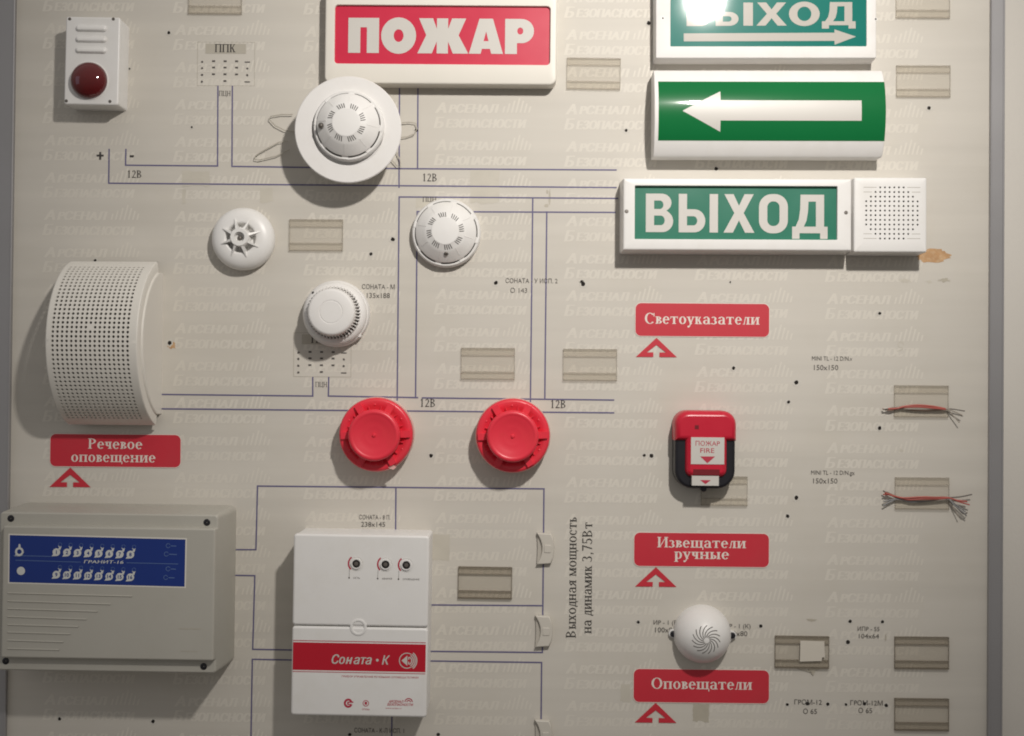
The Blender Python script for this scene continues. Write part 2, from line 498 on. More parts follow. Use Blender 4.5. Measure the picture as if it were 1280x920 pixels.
def serif_glyph(ch, w, h):
    """Strokes of a roman letter with serifs: a list of polygons and the advance width. w stem, h hairline, em = 1."""
    X, C, s = 0.45, 0.66, 0.055
    P = []
    R = lambda x0, y0, x1, y1: P.append([(x0, y0), (x1, y0), (x1, y1), (x0, y1)])

    def stem(x, y0, y1, b=True, t=True, ww=None):
        ww = ww or w
        R(x, y0, x + ww, y1)
        if b: R(x - s, y0, x + ww + s, y0 + h)
        if t: R(x - s, y1 - h, x + ww + s, y1)

    def ring(cx, cy, rx, ry, a0=0, a1=360, tx=None, ty=None):
        tx = w if tx is None else tx
        ty = h if ty is None else ty
        n = max(6, int(abs(a1 - a0) / 18))
        o = arc(cx, cy, rx, ry, a0, a1, n)
        i = arc(cx, cy, rx - tx, ry - ty, a0, a1, n)
        for k in range(n):
            P.append([o[k], o[k + 1], i[k + 1], i[k]])

    def diag(x0, y0, x1, y1, t):
        P.append([(x0, y0), (x0 + t, y0), (x1 + t, y1), (x1, y1)])

    m = s + 0.015
    o = 0.012
    if ch in 'пнишщ':
        gap = 0.19 if ch not in 'шщ' else 0.14
        x2 = m + w + gap
        stem(m, 0, X); stem(x2, 0, X)
        if ch == 'п': R(m, X - h * 1.2, x2 + w, X)
        if ch == 'н': R(m, X / 2 - h * .6, x2 + w, X / 2 + h * .6)
        if ch == 'и': diag(m + w * .7, .04, x2 - w * .2, X - .04, max(h * 1.3, .045))
        if ch in 'шщ':
            x3 = x2 + w + gap
            stem(x3, 0, X); R(m, 0, x3 + w, h * 1.2)
            x2 = x3
        if ch == 'щ':
            R(x2 + w + s * .2, -.13, x2 + w + s * .2 + h * 1.4, h)
        return P, x2 + w + m
    if ch == 'о': ring(.25, X / 2, .22, X / 2 + o); return P, .5
    if ch == 'с': ring(.24, X / 2, .21, X / 2 + o, 50, 315); P.append(arc(.35, X * .78, w * .45, w * .45, 0, 324, 9)); return P, .44
    if ch == 'е': ring(.24, X / 2, .21, X / 2 + o, 0, 320); R(.06, X / 2, .44, X / 2 + h * 1.1); return P, .47
    if ch == 'а':
        stem(.31, 0, X * .72, True, False); ring(.235, X * .68, .31 + w - .235, X * .32 + o, 0, 165); ring(.22, X * .28, .185, X * .28 + o, 60, 330); return P, .31 + w + m
    if ch == 'в':
        stem(m, 0, X)
        ring(m + w * .8, X * .75, .20, X * .25, -90, 90); ring(m + w * .8, X * .26, .24, X * .26, -90, 90); return P, m + w * .8 + .25
    if ch == 'з':
        ring(.17, X * .74, .17, X * .26 + o, -80, 150); ring(.16, X * .26, .21, X * .26 + o, -150, 85); return P, .40
    if ch in 'лд':
        x2 = m + .22
        stem(x2, 0, X, ch == 'л', True); R(m + .09, X - h * 1.2, x2 + w, X)
        diag(m + .015, 0, m + .10, X, max(h * 1.3, .05)); 
        if ch == 'л': R(m - s * .8, 0, m + .09, h); return P, x2 + w + m
        R(m - .03, 0, x2 + w + .05, h * 1.2); R(m - .03, -.12, m - .03 + h * 1.5, h); R(x2 + w + .05 - h * 1.5, -.12, x2 + w + .05, h)
        return P, x2 + w + m
    if ch == 'к':
        stem(m, 0, X); diag(m + w, X * .5, m + .26, X, h * 1.8); diag(m + .25, 0, m + w, X * .58, w * .95); R(m + .2, 0, m + .27 + w, h); return P, m + .29 + w
    if ch == 'м':
        x2 = m + w * .5 + .36
        stem(m, 0, X, True, True, h * 1.4); stem(x2, 0, X)
        diag((m + x2) / 2, 0, m - .01, X, w * .9); diag((m + x2) / 2 + w * .3, 0, x2 - .01, X, h * 1.5); return P, x2 + w + m
    if ch == 'р':
        stem(m, -.2, X, True, False); R(m - s, X - h, m + w, X); ring(m + w * .55 + .12, X / 2, .20, X / 2 + o, -150, 150); return P, m + w * .5 + .36
    if ch == 'у':
        diag(.20, .0, .03, X, w); diag(.12, -.17, .37, X, h * 1.6); R(-.01, X - h, .1 + w, X); R(.30, X - h, .46, X); P.append(arc(.10, -.16, w * .5, w * .5, 0, 324, 9)); return P, .46
    if ch == 'ч':
        stem(.27, 0, X); R(m, X * .55, m + w, X); R(m - s, X - h, m + w + s, X); ring(.24, X * .58, .24 - m, X * .22, 180, 290, w, h * 1.3); return P, .27 + w + m
    if ch in 'ыь':
        stem(m, 0, X, True, True); ring(m + w * .8, X * .29, .22, X * .29, -90, 90); x2 = m + w * .8 + .25
        if ch == 'ь': return P, x2
        stem(x2 + .03, 0, X); return P, x2 + .03 + w + m
    if ch == 'я':
        stem(.30, 0, X); ring(.30 + w * .2, X * .72, .23, X * .28, 90, 270); diag(.03, 0, .20, X * .5, w * .8); R(0, 0, .14, h); return P, .30 + w + m
    if ch == 'х':
        diag(.32, 0, .04, X, w); diag(.05, 0, .33, X, h * 1.5)
        for x in (0, .26): R(x, 0, x + .18, h); R(x, X - h, x + .18, X)
        return P, .46
    if ch == 'т':
        stem(.19, 0, X, True, False); R(.02, X - h * 1.2, .36 + w, X); R(.02, X - .13, .02 + h, X); R(.36 + w - h, X - .13, .36 + w, X); return P, .39 + w
    if ch in 'ОС':
        if ch == 'О': ring(.36, C / 2, .33, C / 2 + o, 0, 360, w * 1.1); return P, .72
        ring(.35, C / 2, .32, C / 2 + o, 42, 318, w * 1.1); R(.57, C * .68, .57 + h * 1.2, C); return P, .66
    if ch in 'ИПН':
        x2 = m + w + .30
        stem(m, 0, C); stem(x2, 0, C)
        if ch == 'П': R(m, C - h * 1.2, x2 + w, C)
        if ch == 'Н': R(m, C / 2 - h * .6, x2 + w, C / 2 + h * .6)
        if ch == 'И': diag(m + w * .7, .05, x2 - w * .1, C - .05, max(h * 1.3, .05))
        return P, x2 + w + m
    if ch == 'Ц':
        x2 = m + w + .28
        stem(m, 0, C); stem(x2, 0, C); R(m, 0, x2 + w + .07, h * 1.2); R(x2 + w + .05, -.15, x2 + w + .05 + h * 1.3, h); return P, x2 + w + m + .03
    if ch == 'К':
        stem(m, 0, C); diag(m + w, C * .48, m + .38, C, h * 1.9); diag(m + .34, 0, m + w, C * .6, w); R(m + .28, 0, m + .40 + w, h); R(m + .28, C - h, m + .46, C); return P, m + .42 + w
    if ch == 'Р':
        stem(m, 0, C); ring(m + w * .7, C * .72, .34, C * .28, -90, 90); return P, .55
    if ch == 'В':
        stem(m, 0, C); ring(m + w * .7, C * .76, .31, C * .24, -90, 90); ring(m + w * .7, C * .265, .36, C * .265, -90, 90); return P, .62
    if ch == '1': stem(.2, 0, C, True, False); diag(.1, C - .14, .2, C, h * 1.6); return P, .5
    if ch == '2': ring(.23, C * .72, .18, C * .28, -25, 165); diag(.04, 0, .32, C * .62, w * .9); R(.04, 0, .44, h * 1.8); return P, .5
    if ch == '3': ring(.2, C * .75, .19, C * .25, -80, 150); ring(.19, C * .27, .22, C * .27, -150, 85); return P, .5
    if ch == '5': ring(.2, C * .3, .23, C * .31, -150, 110); R(.1, C * .5, .1 + h * 1.2, C); R(.1, C - h * 2, .43, C); return P, .5
    if ch == '7': R(.05, C - h * 2, .45, C); diag(.17, 0, .42 - w * .5, C, w * .8); return P, .5
    if ch == ',': P.append(arc(.12, .04, .055, .055, 0, 324, 9)); diag(.06, -.12, .11, .04, h * 1.3); return P, .25
    if ch == '+': R(.05, .25, .5, .25 + w); R(.275 - w / 2, .04, .275 + w / 2, .47 + w * .6); return P, .55
    if ch == '-': R(.05, .25, .35, .25 + w * 1.1); return P, .4
    return P, .25


def serif_text(mb, text, cx, cy, size, z, bold=False, width=None, ang=0.0):
    """Lay a line of roman text centred at (cx, cy), size = em in mm; width stretches the line to that length."""
    w, h = (.125, .042) if bold else (.098, .037)
    glyphs, x = [], 0.0
    for ch in text:
        if ch == ' ':
            x += .25
            continue
        P, adv = serif_glyph(ch, w, h)
        glyphs.append((P, x))
        x += adv + .01
    sx = size if width is None else width / x
    ca, sa = math.cos(ang), math.sin(ang)
    k = 0
    for P, x0 in glyphs:
        for q in P:
            pts = []
            for a, b in q:
                u, v = (a + x0 - x / 2) * sx, (b - .23) * size
                pts.append((cx + u * ca - v * sa, cy + u * sa + v * ca, z + 0.012 * (k % 6)))
            ar = sum(pts[i][0] * pts[(i + 1) % len(pts)][1] - pts[(i + 1) % len(pts)][0] * pts[i][1] for i in range(len(pts)))
            if ar < 0: pts.reverse()
            mb.add(pts, [tuple(range(len(pts)))])
            k += 1
    return mb


_fc = bpy.data.curves.new('lettering_source', 'FONT')
_fo = bpy.data.objects.new('lettering_source', _fc)
_cache = {}


def sans_mesh(text, offset=0.0, shear=0.0):
    text = text.replace('А', 'A').replace('Р', 'P')      # same shapes, cleaner outlines in this face
    key = (text, offset, shear)
    if key not in _cache:
        _fc.body = text
        _fc.offset = offset
        _fc.shear = shear
        _fc.resolution_u = 3
        COL.objects.link(_fo)
        dg = bpy.context.evaluated_depsgraph_get()
        _fo.update_tag()
        dg.update()
        me = bpy.data.meshes.new_from_object(_fo.evaluated_get(dg))
        vs = [(v.co.x, v.co.y) for v in me.vertices]
        fs = [tuple(p.vertices) for p in me.polygons]
        bpy.data.meshes.remove(me)
        COL.objects.unlink(_fo)
        # strokes that cross inside a letter are separate pieces: give each piece its own thin layer
        par = list(range(len(vs)))

        def find(i):
            while par[i] != i:
                par[i] = par[par[i]]
                i = par[i]
            return i
        for f in fs:
            for i in f[1:]:
                par[find(i)] = find(f[0])
        order = {}
        lay = [order.setdefault(find(i), len(order)) % 4 for i in range(len(vs))]
        _cache[key] = ([(x, y, k * 0.014) for (x, y), k in zip(vs, lay)], fs)
    return _cache[key]


def sans_text(mb, text, cx, cy, cap, z, width=None, offset=0.0, shear=0.0, ang=0.0, left=False):
    """A line of plain sans lettering; cap = height of its capitals in mm, centred at (cx, cy)."""
    vs, fs = sans_mesh(text, offset, shear)
    if not vs:
        return mb
    x0, x1 = min(v[0] for v in vs), max(v[0] for v in vs)
    k = cap / 0.70
    kx = k if width is None else width / (x1 - x0)
    xm = x0 if left else (x0 + x1) / 2
    ca, sa = math.cos(ang), math.sin(ang)
    out = []
    for x, y, dz in vs:
        u, v = (x - xm) * kx, (y - 0.35) * k
        out.append((cx + u * ca - v * sa, cy + u * sa + v * ca, z + dz))
    fo = []
    for f in fs:
        a, b, c = (out[i] for i in f[:3])
        fo.append(f if (b[0] - a[0]) * (c[1] - a[1]) - (b[1] - a[1]) * (c[0] - a[0]) > 0 else tuple(reversed(f)))
    return mb.add(out, fo)


def screw(root, x, y, z, r=2.2, name='screw', m=None):
    s = MB().lathe([(r, z - 1), (r, z + 0.5), (r * .8, z + 0.9), (0.01, z + 1.0)], 16, x, y)
    s.box(-r * .75, -.25, z + .95, r * .75, .25, z + 1.1, random.uniform(0, PI), x, y)
    return s.build(name, m or M_STEEL, root)


# ------------------------------------------------------------------ the wall and the display board
wall = MB().box(-1800, -1500, -40, 1800, 1500, -17).build('wall', M_WALL, None, 0)
wall.rotation_euler = (PI / 2, 0, 0)
wall['kind'] = 'structure'

board = thing('display_board', 'beige laminated display board with printed wiring lines, set between metal rails', 'display board', 640, 460)
board.location = (0, 0, 0)
XL, XR = bp(15, 460)[0], bp(1235, 460)[0]
MB().box(XL - 2, -640, -16, XR + 2, 640, 0).build('panel', M_BOARD, board, 0)


def rail(x0, x1):
    prof = [(x0, 0), (x0, 5.0), (x0 + .8, 5.8), (x0 + 2.2, 5.8), (x0 + 2.6, 5.2), (x1 - 2.6, 5.2), (x1 - 2.2, 5.8), (x1 - .8, 5.8), (x1, 5.0), (x1, -16), (x0, -16)]
    lo = [(x, -645, z) for x, z in prof]
    hi = [(x, 645, z) for x, z in prof]
    MB().loft([lo, hi], True, True).build('frame_rail', M_ALU, board, 25)


rail(XR, XR + 17.5)
rail(XL - 21, XL)

# diagram lines
ln = MB()
zk = 0.26
for pts in [
    [(136.5, 187), (136, 229), (770, 234.5)],
    [(157.5, 187), (157, 206.5), (272, 207.5), (272.5, 108)],
    [(290.5, 108), (290, 208), (499, 210.8), (770, 212.5)],
    [(499.5, 100), (498.8, 234)], [(522.5, 100), (522, 211)],
    [(772, 248), (499, 246.2), (496.5, 500)],
    [(769, 265.5), (521.5, 264.5), (519.5, 497)],
    [(666, 247.5), (663, 503)], [(683.5, 265), (681, 499)],
    [(203, 493), (391, 495), (391, 472)],
    [(411, 472), (410.5, 495), (522, 497)], [(528, 497.3), (767, 500)],
    [(203, 511), (767, 516)],
    [(294, 687), (320, 687), (322, 607.5), (680, 611), (678, 815.5), (530, 814)],
    [(291, 719), (318.6, 719.5), (316, 811.5), (370, 812.5)],
    [(370, 825), (315.5, 824), (313.5, 940)],
    [(495, 609.5), (494.5, 672)],
    [(530, 756), (678.5, 757)],
    [(530, 826), (677, 828), (676, 940)],
    [(490, 890), (489.5, 940)],
]:
    ln.line([bp(*p) for p in pts], 1.75, zk)
    zk += 0.011
ln.build('wiring_diagram', M_LINE, board, 0)

# watermark printed all over the board
wm = MB()
for c in range(8):
    for r in range(22):
        px = 55 + 163.0 * c
        py = -12 + 46.6 * r + 0.012 * px
        x, y = bp(px, py)
        if y < -520 or x > XR - 60: continue
        for dx, z in ((0, .02), (1.0, .075), (2.0, .13)):
            sans_text(wm, 'А', x + 6 + dx, y, 13.5, z, shear=0.25)
            sans_text(wm, 'РСЕНАЛ', x + 16.5 + dx, y - 1.2, 10.5, z, width=62, shear=0.25, left=True)
            sans_text(wm, 'Б', x + 4 + dx, y - 19, 13.5, z, shear=0.25)
            sans_text(wm, 'ЕЗОПАСНОСТИ', x + 13 + dx, y - 20, 10.5, z, width=100, shear=0.25, left=True)
        for k in range(7):
            hgt = 8 + 3.6 * min(k, 6 - k)
            xx = x + 84 + k * 5.4
            wm.add([(xx, y - 6, .185), (xx + 2.2, y - 6, .185), (xx + 2.2 + hgt * .25, y - 6 + hgt, .185), (xx + hgt * .25, y - 6 + hgt, .185)], [(0, 1, 2, 3)])
wm.build('watermark_print', M_MARK, board, 0)


def caption(text, px, py, cap, width=None, m=None, serif=False, ang=0.0, bold=False, label=None):
    x, y = bp(px, py)
    mb = MB()
    if serif: serif_text(mb, text, x, y, cap, 0.55, bold, width, ang)
    else: sans_text(mb, text, x, y, cap, 0.55, width, 0, 0, ang)
    return mb.build('caption', m or M_INK_GREY, board, 0)


for t, px, py, cap, w in [
    ('СОНАТА - М', 473, 358.5, 6.2, 41), ('135x188', 473, 369.3, 6.6, 29),
    ('СОНАТА - У ИСП. 2', 664.5, 351, 6.0, 65), ('О 143', 648.5, 363, 6.4, 21),
    ('СОНАТА - 8 П.', 468.5, 646.5, 5.8, 39), ('238x145', 466.5, 655.3, 6.4, 30),
    ('MINI TL - 12 D/N.v', 1040, 448, 5.6, 50), ('150x150', 1032.5, 459.3, 6.8, 30),
    ('MINI TL - 12 D/N.gx', 1041, 590.7, 5.6, 54), ('150x150', 1031.5, 601, 6.8, 30),
    ('ИР - 1 (Б)', 833, 778, 5.8, 32), ('100x80', 832, 787.2, 6.6, 26),
    ('ИР - 1 (К)', 922, 782.5, 5.8, 32), ('100x80', 921, 791.7, 6.6, 26),
    ('ИПР - 55', 1085.5, 786, 5.6, 27), ('104x64', 1086, 795, 6.0, 25),
    ('ГРОМ-12', 1010, 877.5, 6.4, 34), ('О 65', 1012.5, 889, 6.6, 17),
    ('ГРОМ-12М', 1083, 878.5, 6.4, 40), ('О 65', 1081.5, 888, 6.6, 17),
    ('СОНАТА - К-Л ИСП. 1', 474, 913, 6.0, 62),
]:
    caption(t, px, py, cap * .93, w)
caption('12В', 168.5, 219, 14.0, 20, M_INK, True)
caption('12В', 537.5, 223.3, 14.5, 20, M_INK, True)
caption('12В', 535, 505, 15.0, 21, M_INK, True)
caption('12В', 698, 506.5, 15.0, 21, M_INK, True)
caption('+', 125.5, 196, 19, 11, M_INK, True, bold=True)
caption('-', 165, 197, 19, 7, M_INK, True, bold=True)
caption('Выходная мощность', 716, 721.5, 18.5, 151, M_INK, True, PI / 2)
caption('на динамик 3,75Вт', 735.5, 722, 18.5, 139, M_INK, True, PI / 2)
caption('ПЦН', 537, 250, 9.5, 18, M_INK_GREY, True)


def keypad(cx, cy, w2):
    """Printed control panel symbol: grey title bar, ППК, and rows of tiny key dots."""
    x, y = bp(cx, cy)
    MB().rect(x - 25, y + 12.5, x + 26, y + 25, 0.24).build('title_bar', M_BAR, board, 0)
    serif_text(MB(), 'ППК', x, y + 17.8, 15.5, 0.40, True, 27).build('caption', M_INK, board, 0)
    serif_text(MB(), 'ПЦН', x, y - 38.5, 9.5, 0.40, False, 15).build('caption', M_INK_GREY, board, 0)
    fr = MB()
    fr.line([(x - 35, y + 27), (x + 37, y + 27), (x + 37, y - 28), (x - 35, y - 28), (x - 35, y + 27)], 0.6, 0.22)
    fr.build('keypad_outline', M_BAR, board, 0)
    dk = MB()
    for i, col in enumerate((-29, -14.5, 0, 14.5, 28)):
        for j, row in enumerate((2, -6, -14.5, -23)):
            if col in (-14.5, 14.5) and j == 3: continue
            yy = y + row + (1 if abs(col) < 20 else 0)
            if col == 28 and j in (0, 3): dk.rect(x + col - 3.4, yy - .7, x + col + 3.4, yy + .7, 0.35)
            elif abs(col) > 20: dk.disc(1.5, 0.35, x + col, yy, 8, .2)
            else: dk.rect(x + col - 1.9, yy - 1.1, x + col + 1.9, yy + 1.1, 0.35)
    dk.build('keypad_print', M_INK_GREY, board, 0)


keypad(281.5, 79.5, 0)
keypad(402, 443, 0)

# stains and old tape
def blob(px, py, w, h, m, name='stain', z=0.2, rag=0.25, n=26):
    x, y = bp(px, py)
    pts = []
    for i in range(n):
        a = 2 * PI * i / n
        k = 1 + random.uniform(-rag, rag)
        pts.append((x + w / 2 * math.cos(a) * k, y + h / 2 * math.sin(a) * k))
    return MB().poly(pts, z).build(name, m, board, 0)


def tape(px0, py0, px1, py1, m, z=0.2):
    (x0, y0), (x1, y1) = bp(px0, py0), bp(px1, py1)
    pts = []
    for i in range(9): pts.append((x0 + (x1 - x0) * i / 8, y0 + random.uniform(-.7, .7)))
    for i in range(9): pts.append((x1 + random.uniform(-.5, .5), y0 + (y1 - y0) * i / 8))
    for i in range(9): pts.append((x1 + (x0 - x1) * i / 8, y1 + random.uniform(-1.5, 1.5)))
    for i in range(9): pts.append((x0 + random.uniform(-.5, .5), y1 + (y0 - y1) * i / 8))
    MB().poly(pts, z).build('tape_residue', m, board, 0)


tape(228, 214, 262, 233, M_TAPE)
tape(228, 236, 232, 254, M_TAPE)
tape(325, 235, 341, 253, M_TAPE)
tape(588, 212, 624, 254, M_TAPE)
tape(520, 247, 545, 260, M_TAPE, 0.18)
tape(866, 880, 886, 902, M_TAPE_DARK)
tape(776, 855, 788, 877, M_TAPE)
tape(536, 668, 562, 700, M_TAPE)
blob(684, 240, 3, 5, M_TAPE_DARK, z=.23)
blob(687, 248, 3, 20, M_TAPE_DARK, z=.21)
blob(683, 257, 5, 4, M_TAPE_DARK, z=.23)
blob(1166, 319.5, 44, 17, M_GLUE, 'glue_stain', rag=.16, n=40)
blob(1181, 350, 13, 4.5, M_TAPE_DARK, z=.21, rag=.5)
blob(1130, 351, 14, 4.5, M_TAPE, z=.21, rag=.5)
blob(1161, 352, 6, 3.5, M_TAPE, z=.21, rag=.5)
blob(215, 432, 9, 9, M_GLUE, rag=.4)
blob(1014, 775, 10, 4, M_TAPE_DARK, rag=.5)
blob(1107, 797, 2, 9, M_TAPE_DARK, rag=.3)
blob(1126, 563, 5, 4, M_TAPE, rag=.5)
x, y = bp(1125, 433)
MB().line(arc(x + 1, y + 2, 3.4, 3.6, 0, 300, 10) + [(x + 3, y - 4), (x - 3, y - 6)], 1.0, 0.2).build('pencil_mark', M_TAPE, board, 0)


# drilled holes left by earlier devices
def hole(px, py, r):
    x, y = bp(px, py)
    d = MB().disc(r, 0.68, x + random.uniform(-.3, .3), y, 12, 0.15).build('drill_hole', M_HOLE, board, 0)
    MB().disc(r * 1.9, 0.21, x, y, 14, 0.22).build('chipped_rim', M_CHIP, d, 0)


for px, py, r in [(211, 41, 2.0), (240, 159, 1.3), (212, 428.5, 2.6), (491, 299, 2.5), (464, 317.5, 2.0), (119.5, 325.5, 1.8), (620, 353.5, 2.4),
                  (729, 355, 2.8), (727, 352, 1.6), (539, 569.5, 2.3), (811, 29, 2.6), (782.5, 163, 1.9), (895, 211, 2.3), (1161, 135, 2.2),
                  (1099.5, 391.5, 1.9), (913, 352.5, 1.1), (917, 460, 2.1), (995.5, 478, 2.6), (985.5, 502.5, 2.0), (1099, 535, 2.3), (805, 569, 1.8), (814, 569.5, 2.5),
                  (995.5, 622, 2.5), (984.5, 645, 2.2), (798, 777.5, 1.9), (877, 760.5, 2.0), (951, 782.5, 2.2), (1062.5, 776.5, 2.1), (1103, 777, 1.9), (1059.5, 802.5, 2.4),
                  (984, 880.5, 1.8), (1009, 879.5, 2.2), (1035, 880, 2.0), (1057.5, 880.5, 1.7), (1081, 879.5, 2.1), (1107.5, 881.5, 2.2),
                  (74.5, 898.5, 2.0), (191.5, 901.5, 2.2), (437, 918, 2.2), (548, 918, 2.2), (520.5, 163, 1.9), (162, 86, 1.2)]:
    hole(px, py, r)


# ------------------------------------------------------------------ siren with red lens, top left
def make_siren():
    t = thing('siren_strobe', 'white box siren with round dark red lens and three louvres at the upper left', 'siren', 115, 76, 34, 0.012)
    L = lambda px, py, h=34: local(px, py, h, 115, 76, 34)
    w, h = 67.0, 108.5
    MB().slab(w - 1, h - 1, 3, -0.5, 28, 0.6).build('housing', M_WHITE, t)
    MB().slab(w, h, 3.2, 28.4, 34, 1.8).build('cover', M_WHITE, t)
    for k in range(3):
        x, y = L(114, 35.5 + 13.6 * k)
        mb = MB()
        loops = []
        for ins, z in ((0, 33.8), (.5, 35.2), (1.8, 36.6), (3.2, 37.2)):
            loops.append([(a, b - ins * .35, z) for a, b in rr(39 - 2 * ins, 8.4 - 2 * ins, 4.2 - ins, x, y)])
        mb.loft(loops).build('louvre', M_WHITE, t, 60)
    x, y = L(112, 101)
    MB().lathe([(23.4, 33.8), (23.4, 35), (22.6, 35.2)], 48, x, y).build('lens_ring', M_WHITE, t)
    MB().dome(22.6, 15, 34.6, x, y, 56, 12).build('lens', M_LENS, t, 80)
    for px, py in ((86.5, 24), (141, 23.5), (83.5, 126.5), (138, 126.5)):
        x, y = L(px, py)
        screw(t, x, y, 33.6, 2.0)
    return t


make_siren()


# ------------------------------------------------------------------ illuminated fire sign
def make_fire_sign():
    t = thing('fire_sign', 'white framed red fire sign reading ПОЖАР at the top of the board', 'fire sign', 551, 44, 22, 0.002)
    L = lambda px, py, h=22: local(px, py, h, 551, 44, 22)
    W, H = 287, 121
    (wx0, wy0), (wx1, wy1) = L(418.5, 6), L(687.5, 81)
    win = (wx1 - wx0, wy0 - wy1, 4.5, (wx0 + wx1) / 2, (wy0 + wy1) / 2)
    MB().frame(W, H, 9, -0.5, 22, 2.4, win, 17.5).build('housing', M_CREAM, t)
    p = MB().add([(x, y, 18.2) for x, y in rr(win[0] + 1, win[1] + 1, 4, win[3], win[4])], [tuple(range(28))]).build('sign_panel', M_RED_PANEL, t, 0)
    mb = MB()
    base = L(435.2, 66.3, 18)
    cap = 43.6
    for ch, x0, x1 in (('П', 145, 305), ('О1', 316, 498), ('Ж', 505, 770), ('А', 773, 950), ('Р1', 960, 1110)):
        k = 1 / 4.129 * .985
        put_glyph(mb, ch, base[0] + (x0 - 145) * k, base[1], (x1 - x0) * k, cap, 18.45)
    mb.build('lettering', M_SIGNWHITE, p, 0)


make_fire_sign()


# ------------------------------------------------------------------ smoke detectors
def detector_body(t, z0, r, cx=0.0, cy=0.0, led=(0, -26), rot=0.0, slit_m=None):
    """Domed smoke detector head: ring, dome with eight groups of slits, rim gaps with ribs, lamp."""
    k = r / 43.0
    MB().lathe([(43 * k, z0), (43.2 * k, z0 + 8), (42.6 * k, z0 + 11), (41.3 * k, z0 + 12.6), (39.6 * k, z0 + 12.8), (39.0 * k, z0 + 12.4), (37.5 * k, z0 + 12.2)], 72, cx, cy).build('base_ring', M_WHITE, t)
    MB().lathe([(38.9 * k, z0 + 9), (38.9 * k, z0 + 12.6), (37.9 * k, z0 + 15.4), (37.2 * k, z0 + 16.2), (33.5 * k, z0 + 19.6), (27 * k, z0 + 25.4), (23.6 * k, z0 + 27.8), (17.6 * k, z0 + 29.8), (16.5 * k, z0 + 30.6), (10 * k, z0 + 31.2), (.01, z0 + 31.4)], 72, cx, cy).build('dome', M_WHITE, t, 30)
    for i in range(8):
        a = rot + i * PI / 4 + .2 + PI / 8
        mb = MB()
        mb.box(36.8 * k, -3.4 * k, z0 + 4, 41.2 * k, 3.4 * k, z0 + 13.4, a, cx, cy)
        ca, sa = math.cos(a), math.sin(a)
        seam = [(cx + r_ * k * ca, cy + r_ * k * sa, z0 + z_) for r_, z_ in ((24.5, 27.3), (27, 25.45), (33.5, 19.65), (37.3, 15.7))]
        mb.tube(seam, .38, 5)
        mb.build('rib', M_WHITE, t, 0)
    for i in range(8):
        a = rot + i * PI / 4 + .2
        mb = MB().lathe([(39.05 * k, z0 + 12.75), (38.05 * k, z0 + 15.35)], 12, cx, cy, a - .29, a + .29)
        mb.build('smoke_window', M_SLIT, t, 60)
    sl = MB()
    for g in range(8):
        for j in range(4):
            a = rot + g * PI / 4 + .2 + (j - 1.5) * .125
            ca, sa = math.cos(a + .0), math.sin(a)
            r0, r1 = 17.4 * k, 23.3 * k
            za, zb = z0 + 29.85, z0 + 27.9
            nx, ny = -sa * .5 * k, ca * .5 * k
            lean = .045
            c1, s1 = math.cos(a + lean), math.sin(a + lean)
            q = [(cx + r0 * ca - nx, cy + r0 * sa - ny, za), (cx + r1 * c1 - nx, cy + r1 * s1 - ny, zb), (cx + r1 * c1 + nx, cy + r1 * s1 + ny, zb), (cx + r0 * ca + nx, cy + r0 * sa + ny, za)]
            sl.add([(a_, b_, c_ + .25) for a_, b_, c_ in q], [(0, 1, 2, 3)])
    sl.build('air_slits', slit_m or M_SLIT, t, 0)
    x, y = cx + led[0] * k, cy + led[1] * k
    MB().lathe([(3.5 * k, z0 + 18), (3.5 * k, z0 + 24.6), (2.6 * k, z0 + 25.0)], 20, x, y).build('lamp_socket', M_SLOT, t)
    MB().dome(2.5 * k, 2.4, z0 + 24.4, x, y, 16, 5).build('indicator_lamp', M_STEEL, t, 80)


t = thing('recessed_smoke_detector', 'white smoke detector on a wide flat ring with spring wires, below the red fire sign', 'smoke detector', 435, 162, 45)
MB().lathe([(40, -0.5), (40, 42)], 64).build('back_can', M_WHITE_MATT, t)
MB().lathe([(36, 42.5), (64.2, 42.2), (65, 43.2), (65, 45), (64, 46), (44.4, 46.3), (43.6, 45.2)], 96).build('mounting_ring', M_WHITE_MATT, t)
detector_body(t, 40, 43.0, 1.5, 3.5, led=(-31, -3), rot=.1)
for pts, in [([(366, 143), (352, 143), (338, 145.5), (336.5, 149), (344, 157), (356, 163), (369, 165)],),
             ([(360, 176), (348, 178), (326, 190), (319, 195), (318, 199), (324, 200), (345, 195), (362, 187)],),
             ([(499, 154), (512, 152.5), (520, 154), (521.5, 161), (517, 168), (508, 171), (499, 172)],),
             ([(486, 196), (497, 208), (501, 209), (500, 200), (494, 186)],)]:
    mb = MB()
    mb.tube([(*local(px, py, 4, 435, 162, 45), 4) for px, py in pts], 0.6, 6)
    mb.build('spring_wire', M_WIRE_STEEL, t, 60)

t = thing('smoke_detector', 'white domed smoke detector with ring of fine slits and its lamp at the bottom', 'smoke detector', 557.5, 290.5, 14)
detector_body(t, -0.5, 42.8, 0, 0, led=(1, -26.5), rot=-.05)

